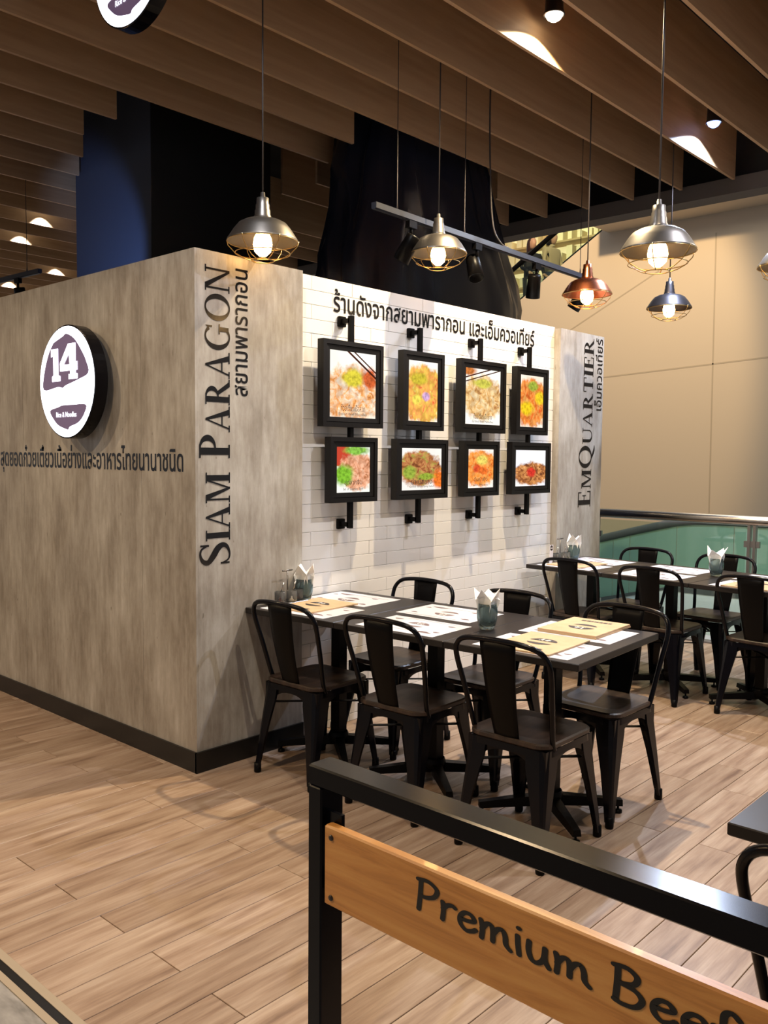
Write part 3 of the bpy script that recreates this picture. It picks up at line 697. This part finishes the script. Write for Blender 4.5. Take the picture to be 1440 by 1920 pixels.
def placemat(x, y, rz, label, facing):
    """facing +1: read from the viewer's side (low x), -1: read from the far side"""
    t = empty('placemat', (x, y, ZT), rz + (-PI/2 if facing > 0 else PI/2)); tag(t, label, 'placemat', 'printed paper placemats')
    n = 10; W, D = .21, .148
    MB().loft([[(-W, -D, 0), (W, -D, 0), (W, D, 0), (-W, D, 0)], [(-W, -D, .0008), (W, -D, .0008), (W, D, .0008), (-W, D, .0008)]], smooth=False).obj('sheet', M['white'], t)
    e = empty('tmp'); C.objects.unlink(e); bpy.data.objects.remove(e)
    lg = empty('printed_emblem', (0, .025, 0)); lg.parent = t
    logo_on(lg, .0011, .058, dark=M['inksoft'])
    mb = MB()
    for cx, cy, r in ((-.15, .09, .022), (.15, .08, .018), (-.10, -.07, .02), (.165, -.06, .016)):
        mb.poly([(cx + r*(1 + .35*math.sin(3*a + cx*40))*math.cos(a), cy + .55*r*math.sin(a), .0011) for a in [2*PI*k/12 for k in range(12)]])
    for x0, x1, yy in ((-.17, .12, -.098), (-.12, .17, .122)): mb.add([(x0, yy, .0011), (x1, yy, .0011), (x1, yy + .004, .0011), (x0, yy + .004, .0011)], [(0, 1, 2, 3)])
    mb.poly([(.06, -.10, .0011), (.17, -.10, .0011), (.13, -.075, .0011), (.10, -.072, .0011)])
    mb.obj('printed_pattern', M['inksoft'], t); return t
def menu(x, y, rz, label, facing, n=1, off=0):
    t = empty('menu_booklet', (x, y, ZT + .0012), rz + (-PI/2 if facing > 0 else PI/2)); tag(t, label, 'menu', 'kraft cover menus')
    W, D, H = .135, .172, .007 * n
    mb = MB()
    for k in range(n): mb.box(-W + .002*k, W + .002*k, -D + .002*k, D - .001*k, .0072*k, .0072*k + .0066)
    mb.obj('cover', M['kraft'], t)
    lg = empty('printed_emblem', (0, .02, 0)); lg.parent = t; logo_on(lg, H + .0006, .062)
    mb = MB()
    # heavy printed title bar of block letters near the lower edge
    for i, wd in enumerate((.016, .018, .015, .022, .008, .018, .022)):
        x0 = -.072 + sum((.016, .018, .015, .022, .008, .018, .022)[:i]) + .004*i
        mb.add([(x0, -.125, H + .0006), (x0 + wd, -.125, H + .0006), (x0 + wd, -.105, H + .0006), (x0, -.105, H + .0006)], [(0, 1, 2, 3)])
    mb.obj('printed_title', M['ink'], t); return t
def mats(row, A, v, side, label):
    x, y = row(-.195 if side < 0 else .165, v); return placemat(x, y, A, label, 1 if side < 0 else -1)
PM = 'white printed paper placemat '
mats(row1, A1, .30, -1, PM + 'under the kraft menu at the wall end of the near tables')
mats(row1, A1, .24, 1, PM + 'on the far side of the near tables beside the tiled wall')
mats(row1, A1, .915, -1, PM + 'lying bare on the near side of the middle table')
mats(row1, A1, .86, 1, PM + 'lying bare on the far side of the middle table')
mats(row1, A1, 1.53, -1, PM + 'under the kraft menu on the near side of the end table')
mats(row1, A1, 1.53, 1, PM + 'under the stacked menus on the far side of the end table')
mats(row2, A2, .28, -1, PM + 'under the kraft menu at the wall end of the far tables')
mats(row2, A2, .25, 1, PM + 'on the balustrade side of the far tables beside the panel')
mats(row2, A2, .88, -1, PM + 'bare, on the viewer side of the middle far table')
mats(row2, A2, .85, 1, PM + 'bare, beside the far napkin glass')
mats(row2, A2, 1.52, -1, PM + 'under the menu at the right edge')
mats(row2, A2, 1.50, 1, PM + 'on the balustrade side at the right edge')
MK = 'kraft cover menu with oval logo '
x, y = row1(-.125, .25); menu(x, y, A1, MK + 'beside the condiment tray', 1)
x, y = row1(-.165, 1.525); menu(x, y, A1, MK + 'on the near side of the end table', 1)
x, y = row1(.235, 1.525); menu(x, y, A1, 'two stacked kraft menus on the far side of the end table', -1, 2)
x, y = row2(-.13, .26); menu(x, y, A2, MK + 'at the wall end of the far tables', 1)
x, y = row2(-.17, 1.52); menu(x, y, A2, MK + 'at the right edge of the far tables', 1)

def napkin_glass(x, y, label, nlabel, seed):
    t = MB().lathe([(.002, .004), (.030, .0), (.036, .012), (.044, .045), (.046, .075), (.041, .112), (.0395, .112), (.0435, .075), (.0415, .045), (.034, .016), (.002, .012)], n=24).obj('tumbler', M['glass'])
    t.location = (x, y, ZT); tag(t, label, 'glass', 'smoked glass tumblers')
    rnd = random.Random(seed); mb = MB()
    for k in range(4):
        a = k * PI/2 + rnd.uniform(-.3, .3); d = Vector((math.cos(a), math.sin(a), 0)); s = Vector((-d.y, d.x, 0))
        p = d * .012; w0, w1 = .026, rnd.uniform(.038, .050); h = rnd.uniform(.165, .195); lean = rnd.uniform(.030, .05)
        a0, a1 = p - s*w0 + Vector((0, 0, .03)), p + s*w0 + Vector((0, 0, .03))
        b0, b1 = p + d*lean*.5 - s*w1 + Vector((0, 0, .125)), p + d*lean*.5 + s*w1 + Vector((0, 0, .13))
        tip = p + d*lean*1.2 + s*rnd.uniform(-.02, .02) + Vector((0, 0, h)); mid = p + d*lean*.2 + Vector((0, 0, .14))
        th = d * .0015
        for q in ((a0, a1, b1, mid), (a0, mid, b0), (b0, mid, tip), (mid, b1, tip)):
            mb.prism([tuple(v) for v in q], tuple(th))
    o = mb.obj('napkins', M['napkin']); o.location = (x, y, ZT); tag(o, nlabel, 'napkins', 'folded napkins')
    return t
x, y = row1(-.035, .09); napkin_glass(x, y, 'smoked glass tumbler beside the condiment tray against the wall', 'folded white napkins in the glass by the condiment tray', 1)
x, y = row1(-.035, 1.195); napkin_glass(x, y, 'smoked glass tumbler on the seam of the near tables', 'folded white napkins in the glass in the middle of the near tables', 2)
x, y = row2(.09, .08); napkin_glass(x, y, 'smoked glass tumbler against the EmQuartier panel on the far tables', 'folded white napkins in the glass by the EmQuartier panel', 3)
x, y = row2(.075, 1.16); napkin_glass(x, y, 'smoked glass tumbler in the middle of the far tables', 'folded white napkins in the glass before the green balustrade', 4)
def caddy(x, y, rz, wh, fills):
    t = empty('condiment_caddy', (x, y, ZT), rz); tag(t, 'wire condiment caddy with upright T handle ' + wh, 'caddy', 'condiment caddies')
    MB().bevbox(-.10, .10, -.055, .055, 0, .012, .003).obj('tray', M['pewter'], t)
    MB().tube([(0, 0, .01), (0, 0, .165)], .004, 8).tube([(-.034, 0, .166), (.034, 0, .166)], .004, 8).obj('handle', M['pewter'], t)
    for i, (dx, dy, fm, nm) in enumerate(fills):
        c, s = math.cos(rz), math.sin(rz)
        j = empty('condiment_jar', (x + c*dx - s*dy, y + s*dx + c*dy, ZT + .0125)); tag(j, f'small glass jar of {nm} in the condiment caddy ' + wh, 'jar', 'condiment jars')
        MB().lathe([(.002, .0), (.024, .0), (.027, .006), (.027, .055), (.025, .055), (.025, .008), (.002, .006)], n=18).obj('glass_body', M['clear'], j)
        MB().lathe([(.002, .007), (.0245, .007), (.0245, .036), (.002, .037)], n=16).obj('contents', fm, j)
        MB().tube([(0, 0, .03), (.018, .0, .078), (.022, 0, .098)], [.003, .003, .006], 6).obj('spoon', M['chrome'], j)
x, y = row1(-.15, .085); caddy(x, y, A1, 'on the near tables', ((-.064, -.012, M['sauce'], 'dark chilli'), (.0, -.030, M['sugar'], 'white sugar'), (.064, -.012, M['sauce'], 'red sauce')))
x, y = row2(-.085, .085); caddy(x, y, A2, 'on the far tables', ((-.064, -.012, M['sauce'], 'dark chilli'), (.0, -.030, M['sugar'], 'white sugar'), (.064, -.012, M['lime'], 'green pickles')))
x, y = row2(-.20, .09); t = empty('table_card', (x, y, ZT)); tag(t, 'small white table card with a black oval logo on the far tables', 'table card')
MB().box(-.022, .022, -.002, .002, 0, .13).obj('card', M['white'], t)
o = MB().poly([(.017*math.cos(a), -.0026, .108 + .019*math.sin(a)) for a in [2*PI*k/20 for k in range(20)]]).obj('printed_logo', M['ink'], t)
MB().add([(-.015, -.0032, .104), (.015, -.0032, .104), (.015, -.0032, .110), (-.015, -.0032, .110)], [(0, 1, 2, 3)]).obj('logo_band', M['band'], t)

# ------------------------------------------------------------ pendants
def pendant(x, y, z, shade, label, s=1.0):
    t = empty('pendant_lamp', (x, y, z)); tag(t, label, 'pendant lamp', 'caged pendant lamps')
    q = lambda pr: [(r*s, h*s) for r, h in pr]
    MB().lathe(q([(.165, -.002), (.1655, .002), (.163, .006), (.135, .050), (.112, .078), (.085, .092), (.05, .100), (.041, .106), (.039, .104), (.05, .097), (.083, .088), (.109, .074), (.132, .047), (.160, .004), (.165, -.002)]), n=36).obj('shade', shade, t)
    MB().lathe(q([(.041, .100), (.041, .112), (.037, .118), (.036, .140), (.033, .144), (.032, .166), (.029, .170), (.028, .196), (.012, .200), (.010, .222), (.003, .225)]), n=20).obj('neck', shade, t)
    MB().tube([(0, 0, .22*s), (0, 0, 4.41 - z)], .0042, 6).obj('cord', M['cord'], t)
    MB().lathe(q([(.014, .085), (.020, .055), (.040, .015), (.045, -.015), (.038, -.048), (.018, -.068), (.002, -.071)]), n=18).obj('bulb', M['bulb'], t)
    MB().lathe(q([(.020, .10), (.020, .068), (.002, .066)]), n=14).obj('socket', M['blackm'], t)
    cg = MB(); n = 28
    def hoop(r, zz): cg.tube([(r*s*math.cos(2*PI*k/n), r*s*math.sin(2*PI*k/n), zz*s) for k in range(n)], .0023, 5, closed=True)
    hoop(.165, -.004); hoop(.128, -.056); hoop(.052, -.090)
    for k in range(6):
        a = 2*PI*k/6 + .3; c, d = math.cos(a)*s, math.sin(a)*s
        cg.tube([(.167*c, .167*d, .002*s), (.160*c, .160*d, -.022*s), (.128*c, .128*d, -.056*s), (.09*c, .09*d, -.078*s), (.052*c, .052*d, -.090*s)], .0023, 5)
    cg.obj('wire_cage', M['brass'], t)
    return t
pendant(.286, -.135, 2.487, M['pewter'], 'caged pewter pendant lamp above the Siam Paragon panel')
pendant(1.616, -.105, 2.667, M['pewter'], 'caged pewter pendant lamp in front of the black wrapped column')
pendant(2.932, -.327, 2.591, M['copper'], 'caged copper pendant lamp near the end of the lighting track')
pendant(1.329, -1.587, 2.41, M['pewter'], 'largest caged pewter pendant lamp, in front of the cream wall')
pendant(3.993, -.42, 2.625, M['darkpewter'], 'small dark caged pendant lamp below the large pewter one')
pendant(2.81, -1.66, 2.575, M['pewter'], 'caged pendant lamp cut by the right edge of the photo')

# ------------------------------------------------------------ lighting tracks
def track(p0, p1, heads, wires, label):
    t = empty('lighting_track', p0); tag(t, label, 'lighting track'); d = Vector(p1) - Vector(p0); L_ = d.length; ang = math.atan2(d.y, d.x); t.rotation_euler = (0, 0, ang)
    MB().box(0, L_, -.018, .018, -.016, .016).box(0, L_, -.010, .010, -.022, -.016).obj('rail', M['trackm'], t)
    for wx in wires:
        MB().tube([(wx, 0, .015), (wx, 0, .06), (wx, 0, 4.40 - p0[2])], [.007, .003, .0018], 6).obj('suspension_wire', M['cord'], t)
    for hx, tilt, roll in heads:
        h = MB().box(-.035, .035, -.016, .016, -.06, -.02).tube([(0, 0, -.05), (0, 0, -.10)], .010, 8).obj('spot_head', M['blackm'], t); h.location = (hx, 0, 0)
        k = MB().lathe([(.002, .07), (.040, .07), (.044, .06), (.050, -.09), (.046, -.09), (.04, -.06), (.002, -.06)], n=18).obj('spot_can', M['blackm'], h); k.location = (0, .02, -.16); k.rotation_euler = (tilt, roll, 0)
track((1.15, -.03, 2.855), (3.66, .08, 2.855), [(.33, .5, .2), (1.0, -.4, .3), (1.74, .25, -.3), (2.42, .6, .1)], [.2, .86, 2.38], 'suspended black lighting track with spot heads above the tiled wall')
track((.9, 5.6, 2.95), (1.0, 3.5, 2.95), [(1.75, .2, .1)], [1.9, .5], 'suspended lighting track at the left edge behind the booth')
t = MB().tube(catmull([(2.40, .10, 4.40), (2.37, .09, 3.75), (2.36, .07, 3.3), (2.37, .05, 3.0), (2.44, .04, 2.90), (2.52, .03, 2.875)], 8), .006, 6).obj('power_cable', M['cord']); tag(t, 'drooping dark power cable feeding the lighting track', 'cable')

# ------------------------------------------------------------ wooden sign rail in the foreground
XS = -1.31
t = empty('sign_rail', (XS, -2.19, 0)); tag(t, 'black steel rail with an oak board lettered Premium Beef in the foreground', 'sign')
def sq(mb, x0, x1, y0, y1, z0, z1): return mb.bevbox(x0, x1, y0, y1, z0, z1, .003)
HT = .931
sq(MB(), 0, .058, -.036, 0, 0, HT - .038).obj('post', M['black'], t)
sq(MB(), 0, .058, -1.636, -1.60, 0, HT - .038).obj('post', M['black'], t)
sq(MB(), 0, .058, -1.636, 0, HT - .038, HT).obj('top_rail', M['black'], t)
MB().box(.014, .022, -.075, -.036, .815, .85).obj('mounting_tab', M['black'], t); MB().box(.014, .022, -.075, -.036, .70, .735).obj('mounting_tab', M['black'], t)
bd = sq(MB(), -.008, .013, -1.585, -.052, .687, .834).obj('board', M['oak'], t)
for zz in (.815, .704):
    s_ = MB().lathe([(.0055, 0), (.005, .002), (.0005, .0025)], n=12).obj('screw', M['seat'], bd); s_.rotation_euler = (0, -PI/2, 0); s_.location = (-.0081, -.071, zz)
# hand-drawn lettering, strokes in (x right, y up), unit = x-height of about .55 of the capitals
HW = {
 'P': ([[(.10, 1.0), (.08, .5), (.04, -.02)], [(.02, .98), (.30, 1.02), (.52, .86), (.46, .60), (.25, .47), (.10, .46)]], .62),
 'r': ([[(.06, .58), (.08, .3), (.06, 0)], [(.07, .36), (.18, .52), (.30, .58), (.38, .54)]], .44),
 'e': ([[(.08, .30), (.30, .33), (.42, .40), (.34, .55), (.18, .54), (.07, .36), (.08, .14), (.22, .0), (.38, .06), (.46, .14)]], .54),
 'm': ([[(.04, .56), (.08, .3), (.06, 0)], [(.07, .28), (.18, .50), (.29, .52), (.33, .34), (.33, .04)], [(.34, .28), (.44, .48), (.56, .52), (.62, .34), (.64, .12), (.74, 0)]], .82),
 'i': ([[(.08, .56), (.09, .3), (.12, 0)], [(.10, .80), (.115, .80)]], .28),
 'u': ([[(.06, .56), (.05, .28), (.12, .04), (.26, .02), (.38, .2), (.41, .54)], [(.41, .54), (.41, .2), (.50, 0)]], .60),
 'B': ([[(.10, 1.0), (.09, .5), (.06, 0)], [(.02, .98), (.28, 1.02), (.46, .86), (.40, .64), (.16, .54)], [(.16, .54), (.44, .48), (.56, .28), (.44, .04), (.20, -.02), (.04, .02)]], .70),
 'f': ([[(.42, .90), (.30, 1.02), (.18, .90), (.16, .5), (.14, -.1)], [(.02, .52), (.36, .54)]], .46),
}
x = 0
for word in ('Premium', 'Beef'):
    mb = MB()
    for ch in word:
        st, W = HW[ch]
        for s_ in st: ribbon(mb, [(x + p[0], p[1]) for p in s_], .13, 6)
        x += W
    x += .36
    mb.v = [(-.0088 - q, -.274 - p[0]*.078, .761 + p[1]*.050) for p, q in zip(mb.v, mb.layers())]
    mb.obj('lettering', M['print'], bd)

# ------------------------------------------------------------ atrium edge: glass balustrade
t = empty('glass_balustrade', (4.60, 0, 0)); tag(t, 'frameless glass balustrade with steel handrail along the atrium edge', 'balustrade')
MB().tube([(0, 3.0, 1.01), (0, -4.0, 1.01)], .040, 14).obj('handrail', M['chrome'], t)
for y0 in (-3.6, -2.24, -.88, .48, 1.84):
    MB().box(-.006, .006, y0 + .05, y0 + 1.31, .06, .955).obj('glass_pane', M['pane'], t)
    p = MB().box(-.022, .022, y0 - .032, y0 - .010, .0, .975).box(-.022, .022, y0 + .010, y0 + .032, 0, .975).obj('post', M['steelgrey'], t)
    for z in (.2, .8): MB().box(-.012, .012, y0 - .06, y0 + .06, z, z + .05).obj('clamp', M['steelgrey'], p)
# descending escalator just beyond: grey handrail, green glass, white skirt
t = empty('lower_escalator', (6.5, 0, 0)); tag(t, 'green glass escalator side with grey handrail beyond the balustrade', 'escalator')
hr = [(0, 4.5, -.25), (0, 2.4, .335), (0, 1.46, .585), (0, 1.10, .685), (0, .70, .79), (0, .45, .838), (0, .1, .857), (0, -.6, .858), (0, -4, .858)]
path = catmull(hr, 5); MB().tube(path, .042, 10).obj('handrail', M['rubber'], t)
def under(y):
    for a, b_ in zip(path, path[1:]):
        if b_[1] <= y <= a[1]: return a[2] + (b_[2] - a[2]) * (y - a[1]) / (b_[1] - a[1])
    return path[-1][2]
cuts = [4.5, 2.6, 1.30, 1.10, .57, -.03, -.9, -1.9, -4]
for a, b_ in zip(cuts, cuts[1:]):
    ys = [a + (b_ - a - -.008) * i / 5 for i in range(6)]
    top = [(0, y_, under(y_) - .03) for y_ in ys]; bot = [(0, y_, under(y_) - .70 if y_ > .5 else .15) for y_ in reversed(ys)]
    recalc(MB().prism(top + bot, (.014, 0, 0)).obj('glass_panel', M['gglass'], t))
mb = MB().prism([(-.05, 4.5, -1.0), (-.05, .7, .09), (-.05, -4, .11), (-.05, -4, .16), (-.05, .6, .14), (-.05, 4.5, -.88)], (.14, 0, 0)); recalc(mb.obj('deck_strip', M['rubber'], t))
mb = MB().prism([(-.04, 4.5, -3), (-.04, -4, -3), (-.04, -4, .11), (-.04, .7, .09), (-.04, 4.5, -1.0)], (.10, 0, 0)); recalc(mb.obj('white_skirt', M['white_clad'], t))

# ------------------------------------------------------------ far side of the atrium
wb = recalc(MB().prism([(12.5, -9, -4), (12.5, 9.5, -4), (12.5, 9.5, 2.88), (12.5, 4.687, 5.772), (12.5, 4.55, 5.80), (12.5, -9, 5.80)], (.12, 0, 0)).obj('wall_back', M['cream'])); tag(wb, 'tall cream cladding across the atrium below the escalator', kind='structure')
def seam(a, b_, w_=.012):
    a, b_ = Vector(a), Vector(b_); n = Vector((0, -(b_ - a).z, (b_ - a).y)).normalized() * w_
    MB().prism([tuple(a - n), tuple(b_ - n), tuple(b_ + n), tuple(a + n)], (-.003, 0, 0)).obj('panel_joint', M['creamline'], wb)
seam((12.5, 6.2, 3.55), (12.5, 3.7, 4.80)); seam((12.5, 2.64, -3), (12.5, 2.70, 5.3)); seam((12.5, 7, 2.85), (12.5, -6, 3.6)); seam((12.5, .6, -3), (12.5, .6, 5.7), .008)
o = MB().box(11.9, 12.5, -9, 4.70, 5.62, 8.5).obj('wall_fascia', M['cream']); tag(o, 'cream fascia of the floor above across the atrium', kind='structure')
o = MB().box(5.2, 30, -12, 30, -4.2, -4).obj('atrium_floor', M['lobby']); tag(o, 'grey floor of the level below in the atrium', kind='structure')
# escalator glass rail and riders
t = empty('upper_escalator', (12.6, 0, 0)); tag(t, 'rising escalator with glass side and dark handrail across the atrium', 'escalator')
sl = (5.772 - 4.414) / (4.687 - 6.948)
def ez(y_): return 5.772 + sl * (y_ - 4.687)
recalc(MB().prism([(0, 9.5, ez(9.5)), (0, 3.0, ez(3.0)), (0, 3.0, ez(3.0) + .78), (0, 9.5, ez(9.5) + .78)], (.012, 0, 0)).obj('glass_side', M['pane2'], t))
MB().tube([(0, 9.5, ez(9.5) + .80), (0, 3.0, ez(3.0) + .80)], .05, 10).obj('handrail', M['blackm'], t)
recalc(MB().prism([(-.03, 9.5, ez(9.5) - .05), (-.03, 3, ez(3) - .05), (-.03, 3, ez(3) + .03), (-.03, 9.5, ez(9.5) + .03)], (.08, 0, 0)).obj('skirt_trim', M['bulk'], t))
for i in range(16):
    y_ = 9.2 - i * .4; MB().box(.1, 1.15, y_ - .4, y_, ez(y_) - .55, ez(y_) - .34).obj('step', M['bulk'], t)
MB().tube([(1.25, 9.5, ez(9.5) + .80), (1.25, 3.0, ez(3.0) + .80)], .05, 10).obj('handrail', M['blackm'], t)
# lit shop behind the riders
o = MB().box(19.0, 19.2, 2, 22, 3.0, 12).obj('wall_shop', M['shopglow']); tag(o, 'shop interior wall behind the escalator, its warm light glowing from the wall itself', kind='structure')
t = empty('shop_shelving', (18.7, 0, 0)); tag(t, 'shop shelves with pale goods behind the escalator riders', 'shelving')
rnd = random.Random(3)
for zz in (5.6, 6.15, 6.7, 7.25, 7.8): MB().box(-.25, .25, 5, 15, zz, zz + .05).obj('shelf', M['shelf'], t)
for y_ in (6.0, 7.9, 9.8, 11.7): MB().box(-.27, .25, y_, y_ + .10, 3, 8.6).obj('upright', M['shelf'], t)
for zz in (5.65, 6.2, 6.75, 7.3):
    mb = MB(); y_ = 5.2
    while y_ < 14.5:
        wd = rnd.uniform(.10, .28); mb.box(-.18, .1, y_, y_ + wd, zz, zz + rnd.uniform(.18, .42)); y_ += wd + rnd.uniform(.04, .2)
    g_ = mb.obj('goods', M['goods'], t); g_['kind'] = 'stuff'
lamp('shop_light', 'AREA', (16.6, 9, 8.6), 260, (1, .84, .5), (18.6, 9, 6), shape='RECTANGLE', size=1, size_y=8)

# ------------------------------------------------------------ two riders on the escalator
def person(x, y, z, rz, label, top, legs, hair_long, bag=False):
    t = empty('person', (x, y, z), rz); tag(t, label, 'person', 'escalator riders')
    V = [((0, 0, .95), .125), ((0, 0, 1.12), .115), ((0, 0, 1.32), .145), ((0, 0, 1.45), .085), ((.01, 0, 1.53), .052),
         ((0, .19, 1.40), .055), ((.02, .25, 1.14), .042), ((.17, .20, 1.00), .034), ((0, -.19, 1.40), .055), ((.02, -.25, 1.14), .042), ((.19, -.16, 1.02), .034),
         ((0, .09, .86), .085), ((.03, .10, .48), .062), ((0, .10, .07), .042), ((.13, .10, .03), .035), ((0, -.09, .86), .085), ((.02, -.10, .48), .062), ((-.02, -.10, .07), .042), ((.11, -.10, .03), .035)]
    Ed = [(0, 1), (1, 2), (2, 3), (3, 4), (2, 5), (5, 6), (6, 7), (2, 8), (8, 9), (9, 10), (0, 11), (11, 12), (12, 13), (13, 14), (0, 15), (15, 16), (16, 17), (17, 18)]
    me = bpy.data.meshes.new('body'); me.from_pydata([v[0] for v in V], Ed, []); o = link('body', me, t)
    sk = o.modifiers.new('skin', 'SKIN'); o.modifiers.new('sub', 'SUBSURF').levels = 1
    for i, v in enumerate(V): me.skin_vertices[0].data[i].radius = (v[1], v[1] * (1.25 if i in (1, 2) else 1)); 
    me.skin_vertices[0].data[0].use_root = True
    me.materials.append(top)
    # trousers as their own garment over the legs
    for s_ in (1, -1): MB().tube([(0, .085*s_, .93), (.02, .10*s_, .5), (-.01, .10*s_, .09)], [.105, .078, .062], 12).obj('trouser_leg', legs, t)
    hd = MB(); rings = []
    for zz, r in ((-.115, .035), (-.09, .058), (-.04, .074), (.02, .082), (.07, .074), (.105, .045), (.118, .01)):
        rings.append([(.03 + r*1.12*math.cos(a) + (.012 if abs(a) < .4 and -.05 < zz < .03 else 0), r*.92*math.sin(a), 1.63 + zz) for a in [2*PI*k/18 - PI for k in range(18)]])
    h = recalc(hd.loft(rings).obj('head', M['skin'], t))
    MB().lathe([(.002, -.012), (.012, 0), (.002, .014)], (.125, 0, 1.62), 8).obj('nose', M['skin'], h)
    for s_ in (1, -1): MB().lathe([(.001, -.007), (.009, 0), (.001, .007)], (.108, .034*s_, 1.645), 8).obj('eye', M['hair'], h)
    rings = []; low = 1.38 if hair_long else 1.56
    for zz, r, xo in ((low, .075, -.055), (1.52, .088, -.045), (1.62, .098, -.018), (1.69, .094, -.002), (1.74, .062, .012), (1.765, .012, .012)):
        rings.append([(xo + r*1.0*math.cos(a), r*.98*math.sin(a), zz) for a in [2*PI*k/16 for k in range(16)]])
    recalc(MB().loft(rings).obj('hair', M['hair'], t))
    for s_ in (1, -1):
        hx, hy, hz = (.20, .19, .98) if s_ > 0 else (.22, -.15, 1.0)
        hb = MB(); hb.tube([(hx - .03, hy, hz + .02), (hx, hy, hz), (hx + .05, hy, hz - .015)], [.024, .034, .028], 8)
        for k in range(4): hb.tube([(hx + .045, hy - .024 + .016*k, hz - .015), (hx + .085, hy - .026 + .017*k, hz - .03), (hx + .10, hy - .026 + .017*k, hz - .06)], [.009, .008, .006], 6)
        hb.tube([(hx + .01, hy + .028*s_, hz), (hx + .05, hy + .045*s_, hz - .02), (hx + .07, hy + .04*s_, hz - .04)], [.010, .009, .007], 6)
        hb.obj('hand', M['skin'], t)
    return t
py = 6.73; person(13.05, py, 4.20, -PI/2 - .5, 'person with long dark hair in black clothes riding the far escalator', M['cloth_b'], M['cloth_b'], True)
py2 = 6.50; person(13.45, py2, 4.34, -PI/2 - .2, 'person in beige top and dark trousers beside the one in black', M['cloth_y'], M['denim'], False)
t = empty('shopping_bag', (12.86, 6.52, 4.72)); tag(t, 'pale paper shopping bag carried by the rider in black', 'bag')
MB().bevbox(-.06, .06, -.15, .15, 0, .36, .006).obj('bag_body', M['bag'], t)
for xx in (-.05, .05): MB().tube(catmull([(xx, -.08, .355), (xx, -.05, .47), (xx, .05, .47), (xx, .08, .355)], 5), .006, 6).obj('bag_handle', M['bag'], t)
